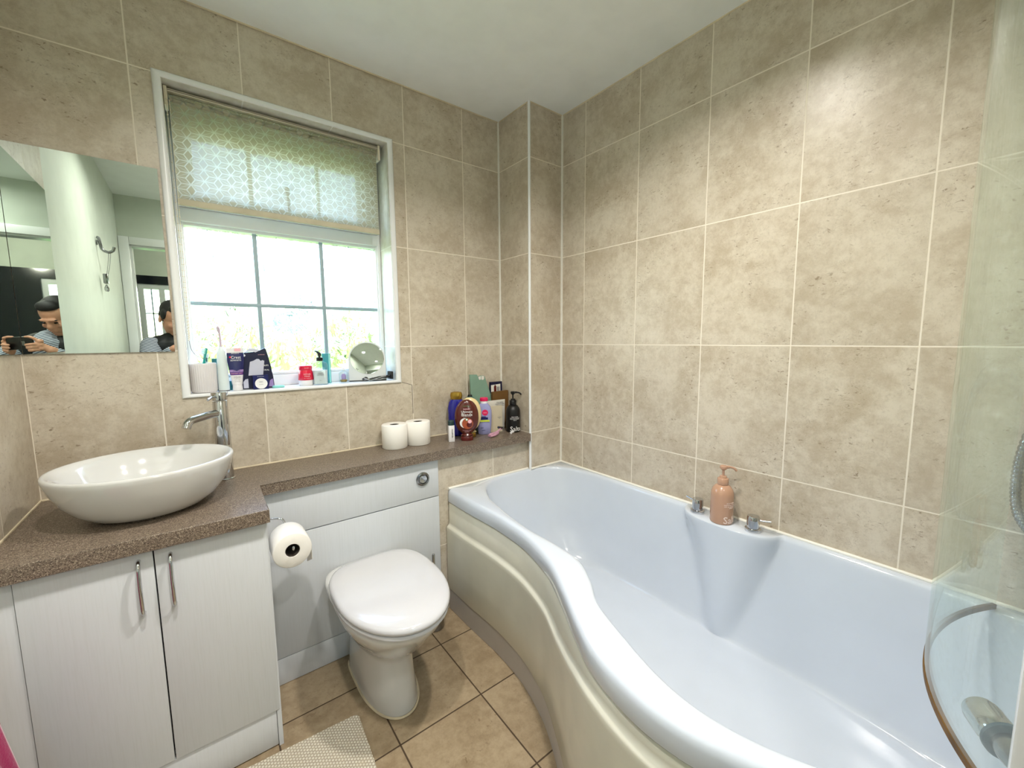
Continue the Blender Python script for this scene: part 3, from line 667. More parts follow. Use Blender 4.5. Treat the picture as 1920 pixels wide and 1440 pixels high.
bm = bmesh.new(); tube(bm, [(-.014, -.014, .292), (-.024, -.032, .290), (-.033, -.052, .2855), (-.0335, -.053, .285)], [.0038, .0042, .0045, .002], 12); link('lever_pin', bm, 'chrome', cp)
bm = bmesh.new(); tube(bm, spline([(-.010, -.010, .2335), (-.035, -.034, .2325), (-.060, -.058, .230), (-.080, -.077, .2265), (-.089, -.086, .219), (-.094, -.091, .205)], 8), .0125, 20); link('spout', bm, 'chrome', tp)
# ------------------------------------------------------------------ toilet rolls
def roll(name, loc, label, group=None, axis='z', r=.055, h=.105):
    t = thing(name, loc, label, 'toilet roll', group=group)
    bm = bmesh.new(); pr_ = [(.020, .001), (r-.003, .0), (r, .003), (r, h-.003), (r-.003, h), (.021, h-.0005), (.020, h-.002)]
    loft(bm, [circ(0, 0, z, q, n=48) for q, z in pr_], cap0=False, cap1=False, loop=True)
    if axis == 'y': bmesh.ops.rotate(bm, verts=bm.verts[:], cent=(0, 0, 0), matrix=Matrix.Rotation(pi/2, 3, 'X'))
    link('paper', bm, 'paper', t, angle=50)
    bm = bmesh.new(); loft(bm, [circ(0, 0, z, q, n=32) for q, z in ((.0198, .002), (.0198, h-.003), (.0188, h-.003), (.0188, .002))], cap0=False, cap1=False, loop=True)
    if axis == 'y': bmesh.ops.rotate(bm, verts=bm.verts[:], cent=(0, 0, 0), matrix=Matrix.Rotation(pi/2, 3, 'X'))
    link('core', bm, 'core', t); return t
roll('toilet_roll', (1.076, -.073, .755), 'white toilet roll standing on the ledge, nearer the window, left of the other roll')
roll('toilet_roll', (1.186, -.0765, .755), 'white toilet roll standing on the ledge, right of the other roll, nearer the bottles')
tr_ = roll('toilet_roll', (.5925, -.36, .5945), 'white toilet roll hanging from the chrome holder beside the vanity cabinet', axis='y', r=.054, h=.10)
bm = bmesh.new(); box(bm, (-.025, -.085, -.118), (-.0235, -.015, -.03)); 
th_ = thing('toilet_roll_holder', (.531, -.40, .62), 'thin chrome toilet roll holder on the side of the vanity cabinet', 'toilet roll holder')
bm.free()
bm = bmesh.new(); lathe(bm, [(.016, 0), (.016, .004), (.013, .006)], n=24); bmesh.ops.rotate(bm, verts=bm.verts[:], cent=(0, 0, 0), matrix=Matrix.Rotation(pi/2, 3, 'Y')); bmesh.ops.translate(bm, verts=bm.verts[:], vec=(0, .06, .045)); link('wall_plate', bm, 'chrome', th_)
bm = bmesh.new(); tube(bm, spline([(.004, .06, .045), (.03, .055, .044), (.055, .046, .036), (.0615, .042, .0), (.0615, .0415, -.013), (.0615, .03, -.0142), (.0615, -.068, -.0142), (.0615, -.076, -.013), (.0615, -.079, -.006)], 6), .003, 10); link('arm', bm, 'chrome', th_)
# loose sheet hanging off the back of the roll
bm = bmesh.new()
loft(bm, [[(.054, -.01, .0), (.054, -.095, .0), (.0532, -.095, .0), (.0532, -.01, .0)], [(.056, -.01, -.05), (.0545, -.09, -.05), (.0537, -.09, -.05), (.0552, -.01, -.05)], [(.053, -.01, -.088), (.048, -.045, -.075), (.0472, -.045, -.075), (.0522, -.01, -.088)]])
link('loose_sheet', bm, 'paper', tr_)
# ------------------------------------------------------------------ rug, towel
def rug_mat():
    n = NT('woven cream cotton'); P = n.pos(); S = n.sep(P)
    a = n.M('SINE', n.M('MULTIPLY', S[0], 2*pi/.0150)); b_ = n.M('SINE', n.M('ADD', n.M('MULTIPLY', S[1], 2*pi/.0105), n.M('MULTIPLY', n.M('GREATER_THAN', a, 0), pi)))
    h = n.M('MULTIPLY', n.M('ABSOLUTE', a), n.M('ADD', .5, n.M('MULTIPLY', b_, .5)))
    c = n.mix(n.step(h, .05, .5), lin((176, 166, 146)), lin((228, 222, 206)))
    c = n.mix(n.step(n.noise(P, 14, 3), .5, .8, 0., .35), c, lin((196, 180, 152)))
    return n.done(n.prin(c, .95, 0, n.bump(h, .9, .003)))
M['rug'] = rug_mat()
bm = bmesh.new(); pts = []
nx = 46
top_e = [(.20+.535*i/nx, -.488-.036*(i/nx)+.0022*sin(i*2.3)) for i in range(nx+1)]
right_e = [(.737-.022*j/40+.003*abs(sin(j*1.25)), -.527-.40*j/40) for j in range(1, 41)]
bot_e = [(.715-.535*i/nx, -.930) for i in range(1, nx+1)]
prism_z(bm, top_e+right_e+bot_e, .001, .0085, .002)
link('bath_mat', bm, 'rug', label='cream woven cotton bath mat on the floor in front of the cabinet', cat='mat', smooth=False)
tw = thing('towel', (.02, -.75, .66), 'magenta towel hanging at the lower left edge of the picture', 'towel')
bm = bmesh.new(); rr = []
for k in range(15):
    z = -.0-.035*k; wv = min(1, .55+.05*k)
    o = []
    for i in range(41):
        y = -.155+.31*i/40
        x = -.018+(.0640+.0020*k-.02*(k == 0))*(.72+.28*sin(i*.7+.5)*sin(i*.31))*min(1, wv)
        if i in (0, 40): x = .004
        o.append((x+.0, y, z))
    o2 = [(-.0185, y, z) for _, y, _ in o[::-1]]
    rr.append(o+o2)
loft(bm, rr); link('hanging_cloth', bm, 'magenta', tw, angle=70)
bm = bmesh.new(); tube(bm, [(-.026, -.19, .005), (-.012, -.19, .005), (-.006, -.18, .005), (-.006, .18, .005), (-.012, .19, .005), (-.026, .19, .005)], .006, 10)
bmesh.ops.translate(bm, verts=bm.verts[:], vec=tw.location); rail = link('towel_rail', bm, 'chrome', label='thin chrome towel rail on the left wall holding the magenta towel', cat='towel rail')
# wall hook with a hanging key tag, seen in the mirror
hk = thing('coat_hook', (-.006, -1.56, 1.80), 'chrome double hook on the white wall, seen in the mirror', 'hook')
bm = bmesh.new(); lathe(bm, [(.001, 0), (.015, .001), (.015, .004), (.012, .006)], n=20, cap0=True); bmesh.ops.rotate(bm, verts=bm.verts[:], cent=(0, 0, 0), matrix=Matrix.Rotation(pi/2, 3, 'Y')); link('back_plate', bm, 'dark_chrome', hk)
bm = bmesh.new(); tube(bm, spline([(.004, 0, .03), (.012, 0, .025), (.016, 0, 0), (.022, 0, -.035), (.045, .0, -.05), (.066, 0, -.04), (.074, 0, -.018)], 8), .0075, 12); link('hook_arm', bm, 'dark_chrome', hk)
kt = thing('key_tag', (.046, -1.56, 1.745), 'small grey tag on a cord hanging from the chrome hook, seen in the mirror', 'tag')
bm = bmesh.new(); tube(bm, spline([(-.004, 0, .002), (-.012, .0, -.06), (-.022, .0, -.12)], 5), .0012, 6); tube(bm, spline([(.004, 0, .002), (-.004, .0, -.06), (-.016, .0, -.12)], 5), .0012, 6); link('cord', bm, 'greyprint', kt)
bm = bmesh.new(); box(bm, (-.038, -.02, -.175), (-.018, .02, -.12), bev=.003); link('tag_body', bm, 'dark_chrome', kt)
bm = bmesh.new(); lathe(bm, [(.006, -.22), (.011, -.212), (.011, -.20), (.004, -.18)], -.028, 0, 16); link('bell', bm, 'chrome', kt)
# ------------------------------------------------------------------ things on the window sill
SZ = OZ0+.0065
def loftz(prof, n=40, p=2., p_list=None, cap0=True, cap1=True, mi=0, bm=None):
    """prof: (z, half width, half depth)"""
    bm = bm or bmesh.new(); loft(bm, [circ(0, 0, z, a, b_, n, (p_list[i] if p_list else p)) for i, (z, a, b_) in enumerate(prof)], cap0=cap0, cap1=cap1, mi=mi); return bm
M['ridged'] = plain('ribbed white ceramic', (226, 222, 222), .45, var=.03)
M['brush_white'] = plain('pale toothbrush plastic', (222, 234, 234), .3, var=.02)
M['brush_pink'] = plain('pale pink brush head', (206, 186, 200), .35)
M['teal'] = plain('teal plastic', (28, 150, 140), .35); M['teal_dark'] = plain('dark teal', (18, 96, 98), .4)
M['mint'] = plain('mint plastic', (150, 224, 214), .3)
M['navy'] = plain('navy print', (14, 22, 92), .35, coat=.3, var=.12); M['navy_dark'] = plain('dark navy card', (12, 14, 58), .4, var=.15)
M['blue_mid'] = plain('mid blue print', (32, 74, 150), .35, var=.1); M['lilac'] = plain('lilac print', (168, 140, 196), .35, var=.06)
M['purple'] = plain('purple print', (84, 28, 128), .35); M['white_plastic'] = plain('white plastic', (238, 236, 238), .3, coat=.3)
M['card_grey'] = plain('pale grey card', (204, 206, 222), .7); M['red'] = plain('glossy red', (222, 22, 62), .25, coat=.4); M['pink_print'] = plain('pale pink print', (246, 190, 200), .5)
# beaker: fluted wall
t = thing('toothbrush_beaker', (.418, .053, SZ), 'ribbed white beaker at the left end of the window sill holding toothbrushes', 'beaker')
bm = bmesh.new(); n = 144
def fl(r_, z, k=.0011): return [((r_+(k if i % 4 < 2 else 0))*cos(2*pi*i/n), (r_+(k if i % 4 < 2 else 0))*sin(2*pi*i/n), z) for i in range(n)]
loft(bm, [fl(.034, .0, 0), fl(.0375, .002, 0), fl(.0395, .008), fl(.0402, .06), fl(.0405, .100), fl(.0405, .1045, 0), fl(.0395, .106, 0), fl(.0375, .105, 0), fl(.036, .06, 0), fl(.034, .006, 0)])
link('beaker', bm, 'ridged', t)
def manual_brush(x, y, lean, rz, m1, m2, L, label):
    t = thing('toothbrush', (x, y, SZ+.012), label, 'toothbrush', rz=rz)
    bm = bmesh.new(); d = Vector((lean, 0, 1)).normalized()
    tube(bm, [d*0, d*L*.4, d*L*.7, d*L*.82, d*L], [.0045, .006, .004, .003, .0045], 12, flat=.7); link('handle', bm, m1, t)
    bm = bmesh.new(); 
    for k in range(6):
        for j in (-1, 0, 1):
            p = d*(L*(.86+.022*k))+Vector((0, j*.003, 0)); tube(bm, [p, p+Vector((d.z, 0, -d.x))*-.013], .0014, 6)
    link('bristles', bm, m2, t); return t
manual_brush(.404, .055, .20, 0, 'teal', 'mint', .150, 'teal and white toothbrush leaning right in the ribbed beaker')
t = manual_brush(.415, .062, .17, .2, 'brush_white', 'brush_white', .128, 'plain white toothbrush with a teal stripe in the ribbed beaker')
bm = bmesh.new(); box(bm, (.0135, -.0075, .098), (.0175, -.0045, .113)); link('stripe', bm, 'teal_dark', t)
t = thing('electric_toothbrush', (.4765, .045, SZ), 'white electric toothbrush standing upright on the sill right of the beaker', 'electric toothbrush')
link('handle', loftz([(0, .0165, .0165), (.003, .0175, .0175), (.05, .0172, .0172), (.11, .0160, .016), (.145, .0135, .0135), (.158, .009, .009), (.164, .0055, .0055)]), 'brush_white', t)
b0 = link('base_ring', loftz([(.0005, .0178, .0178), (.004, .0180, .018)]), 'greyprint', t)
bm = bmesh.new(); tube(bm, [(0, 0, .164), (0, 0, .19), (-.001, 0, .212), (-.003, 0, .226), (-.004, -.002, .234), (-.004, -.002, .239)], [.0040, .0033, .0032, .005, .0055, .002], 12); link('brush_head', bm, 'brush_pink', t)
t = thing('teal_tube', (.4565, .088, SZ), 'slim dark teal tube standing behind, between the beaker and the electric toothbrush', 'tube')
link('tube_body', loftz([(.0, .009, .009), (.07, .0095, .008), (.12, .010, .003)]), 'teal_dark', t)
t = thing('floss_pick', (.4985, .07, SZ), 'small teal cap standing between the electric toothbrush and the toothpaste tube', 'cap')
link('cap_body', loftz([(.0, .010, .010), (.012, .009, .009), (.024, .005, .005), (.034, .004, .004)]), 'teal_dark', t)
# toothpaste tube
t = thing('toothpaste_tube', (.518, .04, SZ), 'purple and navy toothpaste tube standing on its white cap on the sill', 'toothpaste', rz=.02)
def ttb(z): k = (z-.022)/.118; return (.0165+(.0265-.0165)*min(1, k*1.35), .0150*(1-k)+.0015)
zs = [.022, .03, .045, .058, .064, .069, .078, .09, .1, .112, .128, .1415]; mats_ = [0, 0, 0, 1, 1, 2, 2, 3, 3, 3, 3]
bm = bmesh.new(); R_ = loft(bm, [circ(0, 0, z, ttb(z)[0], ttb(z)[1], 40) for z in zs], cap0=True, cap1=True)
for f in bm.faces:
    z = f.calc_center_median().z; f.material_index = 0 if z < .0585 else 2 if z < .0695 else 1 if z < .084 else 3 if z < .142 else 0
body_ = link('tube_body', bm, ['white_plastic', 'lilac', 'purple', 'navy'], t)
bm = bmesh.new(); box(bm, (-.0268, -.0016, .141), (.0268, .0016, .158)); cr = link('crimp', bm, 'white_plastic', t)
bm = bmesh.new(); box(bm, (-.002, -.0021, .146), (.018, -.0016, .158)); link('crimp_mark', bm, 'pink_print', cr)
link('cap', loftz([(0, .0155, .0155), (.002, .0165, .0165), (.021, .0155, .0155), (.0225, .0145, .0145)]), 'white_plastic', t, label='white screw cap')
def tb(a, b_):
    A_, B_ = ttb(min(max(b_, .022), .1415)); return B_*max(0, 1-(a/A_)**2)**.5
bm = bmesh.new(); pts = [(-.024, .0935), (-.012, .0865), (0, .080), (.012, .0865), (.024, .0935)]
# navy chevron dipping into the lilac band
vs = [bm.verts.new((x, -tb(x, z)-.0004, z)) for x, z in ((-.0235, .0845), (-.012, .0845), (0, .0845), (.012, .0845), (.0235, .0845))]; lo = [bm.verts.new((x, -tb(x, z)-.0006, z)) for x, z in ((-.0225, .0835), (-.010, .0775), (0, .0735), (.010, .0775), (.0225, .0835))]
for i in range(4): bm.faces.new((vs[i], vs[i+1], lo[i+1], lo[i]))
link('chevron', bm, 'navy', body_, smooth=False)
text('Crest', .0150, 'whiteprint', body_, x=.001, z=.1235, y=.0004, bulge=tb, sx=.92); text('3DWHITE', .0080, 'whiteprint', body_, z=.1125, y=.0004, bulge=tb)
text('BRILLIANCE', .0045, 'whiteprint', body_, z=.1385, y=.0004, bulge=tb); text('RADIANT MINT', .0052, 'pink_print', body_, z=.064, y=.0004, bulge=tb); text('ADVANCED', .0046, 'navy', body_, z=.0725, y=.0006, bulge=tb)
text('7 DAYS', .0066, 'greyprint', body_, z=.047, y=.0004, bulge=tb); text('WHITER TEETH', .0032, 'greyprint', body_, z=.052, y=.0004, bulge=tb); text('START NOW', .003, 'greyprint', body_, z=.0405, y=.0004, bulge=tb); text('NET WT 110g', .0028, 'greyprint', body_, z=.034, y=.0004, bulge=tb)
bm = bmesh.new(); sphere(bm, (-.0165, -tb(-.0165, .125)-.0005, .125), .0035, sy=.15); link('red_mark', bm, 'red', body_)
# torn navy carton of whitening strips
t = thing('strip_carton', (.585, .052, SZ), 'torn open dark navy carton of whitening strips standing on the sill', 'carton', rz=-.05)
bm = bmesh.new(); poly_prism(bm, [(-.052, 0), (.056, .0), (.053, .045), (.047, .09), (.040, .128), (.0345, .153), (.030, .156), (.012, .147), (-.004, .1425), (-.038, .140), (-.045, .1)], .000, .028); bk = link('back_panel', bm, 'navy_dark', t, smooth=False)
bm = bmesh.new(); poly_prism(bm, [(-.038, .140), (-.030, .147), (-.020, .156), (-.006, .1565), (.004, .152), (.013, .150), (.010, .146), (.000, .1405), (-.012, .1445)], -.0008, .002); link('torn_edge', bm, 'card_grey', bk, smooth=False, label='white torn card edge')
bm = bmesh.new(); poly_prism(bm, [(-.029, .052), (.0195, .054), (.022, .075), (.0265, .107), (.0205, .110), (.0145, .107), (.009, .1145), (.002, .1155), (-.008, .109), (-.021, .1045), (-.025, .08)], -.004, -.0006); link('cut_out', bm, 'card_grey', t, smooth=False, label='pale grey card seen through the torn hole')
bm = bmesh.new(); box(bm, (-.017, -.030, .0), (.034, -.0008, .0535)); fr = link('front_tray', bm, 'navy', t, smooth=False)
bm = bmesh.new(); lathe_y(bm, [(.0205, 0), (.0205, .0006)], .0095, .0215, -.030, 36)
bmesh.ops.bisect_plane(bm, geom=bm.verts[:]+bm.edges[:]+bm.faces[:], plane_co=(0, 0, .0015), plane_no=(0, 0, -1), clear_outer=True); link('white_disc', bm, 'whiteprint', fr)
bm = bmesh.new(); poly_prism(bm, [(-.047, .004), (-.031, .004), (-.031, .040), (-.040, .038), (-.047, .028)], -.0045, -.0006); link('side_flap', bm, 'card_grey', t, smooth=False)
bm = bmesh.new(); poly_prism(bm, [(.036, .006), (.0535, .004), (.051, .036), (.041, .030)], -.0012, -.0004); link('corner_print', bm, 'lilac', bk, smooth=False)
text('STRIPS', .0085, 'whiteprint', bk, x=.0275, z=.0885, y=.0006); text('ORAL', .0085, 'whiteprint', bk, x=.031, z=.071, y=.0006); text('WHITENING', .0040, 'pink_print', bk, x=.018, z=.131, y=.0006)
text('CREST', .0045, 'navy', fr, x=.009, z=.0275, y=.0308); text('PROFESSIONAL', .0032, 'whiteprint', fr, x=.009, z=.048, y=.0302); text('dental strips', .0028, 'navy', fr, x=.009, z=.018, y=.0308)
bm = bmesh.new(); lathe_y(bm, [(.0045, 0), (.0045, .0004)], -.0385, .1295, -.0001, 20); link('white_dot', bm, 'whiteprint', bk)
t = thing('floss_case', (.652, .035, SZ), 'small mint green floss case lying at the right foot of the navy carton', 'floss case', rz=-.1)
link('case', loftz([(0, .020, .010), (.002, .022, .012), (.0065, .0215, .012), (.0085, .019, .010)], p=2.6), 'mint', t)
# red jar
t = thing('hair_mask_jar', (.758, .062, SZ), 'glossy red jar with a grey white base on the window sill', 'jar')
link('jar', loftz([(.022, .0285, .0285), (.024, .0295, .0295), (.050, .0275, .0275), (.060, .0255, .0255), (.0625, .0245, .0245)]), 'red', t)
link('jar_base', loftz([(0, .026, .026), (.002, .0275, .0275), (.020, .0275, .0275), (.022, .027, .027)]), 'white_plastic', t)
link('lid', loftz([(.063, .0245, .0245), (.0645, .0255, .0255), (.079, .0252, .0252), (.081, .0235, .0235)]), 'red', t)
o = text('REPAIR\nMASK', .0085, 'pink_print', t, z=.042, bend=.0290, y=.0008); text('hair treatment', .0045, 'pink_print', t, z=.030, bend=.0295, y=.0006); text('keratin', .006, 'pink_print', t, z=.072, bend=.0255, y=.0006)
# lotion
t = thing('lotion_bottle', (.811, .045, SZ), 'clear square pump bottle of white hand lotion with a black pump on the sill', 'pump bottle', rz=-.22)
M['lotion'] = plain('white lotion', (226, 230, 228), .35, var=.03); M['clearplastic'] = clear_glass('clear plastic', (.86, .91, .93, 1), .05)
link('lotion', loftz([(.003, .026, .016), (.060, .027, .017), (.0605, .026, .016)], p=5), 'lotion', t)
link('bottle', loftz([(0, .026, .016), (.002, .0290, .0190), (.084, .0290, .0190), (.092, .026, .017), (.097, .014, .012), (.099, .0115, .0115)], p=5), 'clearplastic', t)
pu = link('collar', loftz([(.099, .0125, .0125), (.100, .0130, .0130), (.113, .0128, .0128), (.1145, .011, .011)]), 'black', t)
bm = bmesh.new(); lathe(bm, [(.0045, .114), (.0045, .120), (.0075, .121), (.0070, .131), (.004, .134)], n=20); tube(bm, [(0, 0, .129), (-.009, -.006, .138), (-.016, -.010, .1405)], [.006, .004, .002], 12); link('pump', bm, 'black', pu)
text('HAND\nLOTION', .0068, 'greyprint', t, z=.045, y=.0194); text('250 ml', .0032, 'greyprint', t, z=.018, y=.0194)
# teal carton
t = thing('teal_carton', (.848, .095, SZ), 'narrow teal carton standing behind the hand lotion bottle', 'carton', rz=-.2)
bm = bmesh.new(); box(bm, (-.0165, -.014, 0), (.0165, .014, .128), bev=.001); o = link('carton', bm, 'teal_print', t) if 'teal_print' in M else None
if o is None:
    M['teal_print'] = plain('teal printed card', (48, 150, 160), .45); o = link('carton', bm, 'teal_print', t)
bm = bmesh.new(); box(bm, (.009, -.0144, .002), (.0150, -.0140, .126)); link('pale_stripe', bm, 'mint', o)
# trinket bottle
t = thing('trinket_bottle', (.910, .068, SZ), 'tiny clear round bottle with a pink label and gold base on the sill', 'small bottle')
link('glass', loftz([(0, .016, .016), (.002, .019, .019), (.040, .0195, .0195), (.048, .014, .014), (.051, .008, .008), (.054, .006, .006)]), 'clearplastic', t)
M['gold'] = plain('gold', (176, 142, 60), .3, .8); link('beads', loftz([(.003, .013, .013), (.006, .0155, .0155), (.012, .014, .014), (.014, .008, .008)]), 'gold', t)
link('figure', loftz([(.014, .009, .006), (.026, .010, .006), (.034, .008, .005), (.038, .004, .003)]), 'lilac', t); link('cap', loftz([(.054, .0055, .0055), (.063, .0055, .0055), (.065, .004, .004)]), 'white_plastic', t)
# standing mirror
t = thing('vanity_mirror', (1.014, .062, SZ), 'arched white tabletop mirror standing at the right end of the sill', 'mirror', rz=-.32)
ml = bpy.data.objects.new
arch = [(-.080, 0), (.080, 0), (.080, .104)]+[(.080*cos(pi*k/24), .104+.080*sin(pi*k/24)) for k in range(1, 24)]+[(-.080, .104)]
bm = bmesh.new(); poly_prism(bm, arch, -.005, .005); bmesh.ops.bevel(bm, geom=[e for e in bm.edges if abs(e.verts[0].co.y-e.verts[1].co.y) < 1e-6], offset=.001, segments=2, affect='EDGES')
bmesh.ops.rotate(bm, verts=bm.verts[:], cent=(0, 0, 0), matrix=Matrix.Rotation(-.30, 3, 'X')); M['mirror_frame'] = plain('pale grey mirror body', (196, 200, 198), .35); pl = link('arched_body', bm, 'mirror_frame', t)
bm = bmesh.new(); lathe_y(bm, [(.0735, 0), (.0735, .0012), (.072, .0016)], 0, .104, -.005, 48); bmesh.ops.rotate(bm, verts=bm.verts[:], cent=(0, 0, 0), matrix=Matrix.Rotation(-.30, 3, 'X')); link('round_glass', bm, 'mirror', pl)
bm = bmesh.new(); box(bm, (-.080, -.010, .0), (.080, .040, .004), bev=.001); link('foot', bm, 'black', t)
# razor in front of the mirror
t = thing('black_razor', (1.050, .022, SZ), 'black and chrome razor lying on the sill in front of the arched mirror', 'razor', rz=.06)
bm = bmesh.new(); tube(bm, spline([(-.075, .0, .011), (-.060, 0, .016), (-.045, .0, .008), (-.020, 0, .013), (.01, 0, .0155), (.035, 0, .017), (.052, 0, .022)], 6), [.004]+[.0065 if (i//4) % 2 else .005 for i in range(35)]+[.005], 12); link('grip', bm, 'black', t)
bm = bmesh.new(); tube(bm, [(-.07, -.004, .018), (-.052, -.006, .012), (-.044, -.007, .006), (-.01, -.006, .014), (.03, -.005, .022)], .0028, 8); link('chrome_inlay', bm, 'chrome', t)
bm = bmesh.new(); box(bm, (.050, -.021, .006), (.060, .021, .041), bev=.002); h = link('head', bm, 'black', t)
bm = bmesh.new()
for k in range(4): box(bm, (.0602, -.019, .012+k*.007), (.0612, .019, .0145+k*.007))
link('blades', bm, 'chrome', h)
# ------------------------------------------------------------------ things on the ledge
LZ = .755
def ov(z, A_, zc, hz): return A_*max(.0, 1-abs((z-zc)/hz)**2.2)**.5
M['choc'] = plain('glossy chocolate brown plastic', (84, 26, 16), .22, coat=.5, var=.06); M['choc_cap'] = plain('dark red brown cap', (92, 20, 18), .25, coat=.4); M['creamp'] = plain('cream plastic', (234, 214, 160), .3, coat=.3)
M['coconut'] = plain('orange brown print', (176, 84, 50), .5, var=.25); M['greenprint'] = plain('green print', (70, 130, 60), .5)
def blend_bottle(loc, rz, label, m1, m2, lettered):
    t = thing('shampoo_bottle', loc, label, 'shampoo bottle', rz=rz)
    prof = [(.021, .024, .016), (.026, .031, .019)]
    for k in range(1, 22):
        z = .026+.167*k/22; prof.append((z, max(.020, ov(z, .056, .112, .0835)), .0225*max(.35, (1-abs((z-.112)/.09)**3))**.5))
    prof += [(.1935, .012, .008), (.1945, .003, .002)]
    bd = link('bottle', loftz(prof, 48), m1, t)
    link('cap', loftz([(0, .0275, .018), (.002, .029, .019), (.018, .0285, .0185), (.021, .026, .017)], 40), m2, t)
    if lettered:
        def bl(a, b_):
            A_ = max(.02, ov(b_, .056, .112, .0835)); B_ = .0225*max(.35, (1-abs((b_-.112)/.09)**3))**.5
            return B_*max(0, 1-(a/A_)**2)**.5
        text('Ultimate', .0150, 'whiteprint', bd, z=.1395, y=.0005, bulge=bl); text('Blends', .0195, 'whiteprint', bd, z=.1255, y=.0005, bulge=bl)
        text('GARNIER', .0080, 'pink_print', bd, z=.152, y=.0005, bulge=bl); text('NOURISHING', .0060, 'greenprint', bd, z=.166, y=.0005, bulge=bl)
        text('The Smooth Restorer', .0040, 'whiteprint', bd, z=.1165, y=.0005, bulge=bl); text('SHAMPOO', .0045, 'pink_print', bd, z=.044, y=.0005, bulge=bl); text('Coconut Oil & Cocoa Butter', .0034, 'pink_print', bd, z=.050, y=.0005, bulge=bl)
        for (cx, cz, r_, mm, dd) in ((-.010, .087, .0235, 'whiteprint', .0008), (0.003, .084, .0262, 'coconut', .0014), (.011, .079, .0130, 'choc_cap', .0020), (.013, .094, .009, 'pink_print', .0022), (-.001, .1035, .0065, 'greenprint', .0024), (-.001, .1035, .0045, 'whiteprint', .0028)):
            bm = bmesh.new()
            c_ = bm.verts.new((cx, -bl(cx, cz)-dd, cz)); rr_ = []
            for rk in (.5, 1.):
                rr_.append([bm.verts.new((cx+r_*rk*cos(2*pi*i/28), -bl(cx+r_*rk*cos(2*pi*i/28), cz+r_*rk*sin(2*pi*i/28))-dd, cz+r_*rk*sin(2*pi*i/28))) for i in range(28)])
            for i in range(28):
                j = (i+1) % 28; bm.faces.new((c_, rr_[0][i], rr_[0][j])); bm.faces.new((rr_[0][i], rr_[1][i], rr_[1][j], rr_[0][j]))
            link('round_print', bm, mm, bd)
    return t
blend_bottle((1.391, -.170, LZ), -.50, 'oval chocolate brown shampoo bottle with white lettering, frontmost on the ledge', 'choc', 'choc_cap', True)
blend_bottle((1.440, -.118, LZ), -.55, 'oval cream bottle standing right behind the chocolate brown bottle', 'creamp', 'gold', False)
M['navyshine'] = plain('glossy navy blue bottle', (26, 24, 140), .2, coat=.5, var=.1)
t = thing('shampoo_bottle', (1.405, -.052, LZ), 'navy blue bottle with a gold cap behind the chocolate brown bottle', 'shampoo bottle', rz=-.5)
link('bottle', loftz([(0, .030, .018), (.004, .036, .022), (.08, .042, .024), (.14, .043, .024), (.168, .037, .022), (.182, .026, .018)], 40, 2.4), 'navyshine', t)
link('cap', loftz([(.182, .027, .018), (.184, .028, .019), (.203, .030, .019), (.216, .026, .017), (.219, .014, .01)], 40, 2.6), 'gold', t, label='gold cap')
t = thing('conditioner_bottle', (1.488, -.044, LZ), 'dark teal bottle half hidden between the navy bottle and the green card', 'bottle', rz=-.4)
link('bottle', loftz([(0, .022, .015), (.15, .026, .016), (.175, .023, .013), (.186, .013, .01)], 36, 2.4), 'teal_dark', t); link('cap', loftz([(.186, .012, .009), (.196, .011, .008)], 24), 'black', t)
M['lav'] = plain('lavender translucent bottle', (158, 160, 206), .25, coat=.3); M['hotpink'] = plain('hot pink', (222, 30, 92), .4)
t = thing('body_wash_bottle', (1.528, -.112, LZ), 'lavender bottle with a pink cap and round pink logo', 'bottle', rz=-.55)
PL = [(0, .027, .018), (.003, .031, .020), (.04, .036, .022), (.09, .038, .023), (.12, .0375, .022), (.140, .032, .020), (.152, .022, .018), (.157, .0185, .0165)]
bd = link('bottle', loftz(PL, 44, 2.3), 'lav', t)
link('neck', loftz([(.157, .0185, .0165), (.168, .0182, .0162)], 32), 'white_plastic', t); link('cap', loftz([(.168, .0195, .0175), (.170, .0202, .018), (.182, .020, .018), (.185, .0175, .0155)], 32), 'hotpink', t, label='hot pink cap')
bm = bmesh.new(); lathe_y(bm, [(.0150, 0), (.0150, .0012)], .004, .112, -.0222, 30); lg = link('logo_disc', bm, 'hotpink', bd); text('eos', .012, 'pink_print', lg, x=.004, z=.112, y=.0236)
bm = bmesh.new(); box(bm, (-.020, -.0242, .077), (.018, -.0225, .088)); box(bm, (-.016, -.0242, .0895), (.008, -.0225, .0925)); link('blue_block', bm, 'navy', bd)
bm = bmesh.new(); box(bm, (-.022, -.0242, .066), (.026, -.0225, .0745)); M['lime'] = plain('lime print', (206, 222, 70), .5); link('lime_band', bm, 'lime', bd)
text('B 5', .010, 'navy', bd, x=-.012, z=.035, y=.0228); text('vitamin', .006, 'navy', bd, x=-.004, z=.023, y=.022)
t = thing('small_carton', (1.322, -.142, LZ), 'small white carton with a dark green top standing left of the chocolate brown bottle', 'carton', rz=-.25)
bm = bmesh.new(); box(bm, (-.0135, -.0115, 0), (.0135, .0115, .077), bev=.0008); c_ = link('carton', bm, 'white_plastic', t)
M['darkgreen'] = plain('dark green cap', (14, 48, 50), .4); link('cap', loftz([(.077, .0125, .0105), (.078, .0145, .0125), (.098, .0145, .0125), (.100, .013, .011)], 32, 3.), 'darkgreen', t)
text('nosefrida', .011, 'black', c_, x=.003, z=.040, y=.0119, rotate=-pi/2)
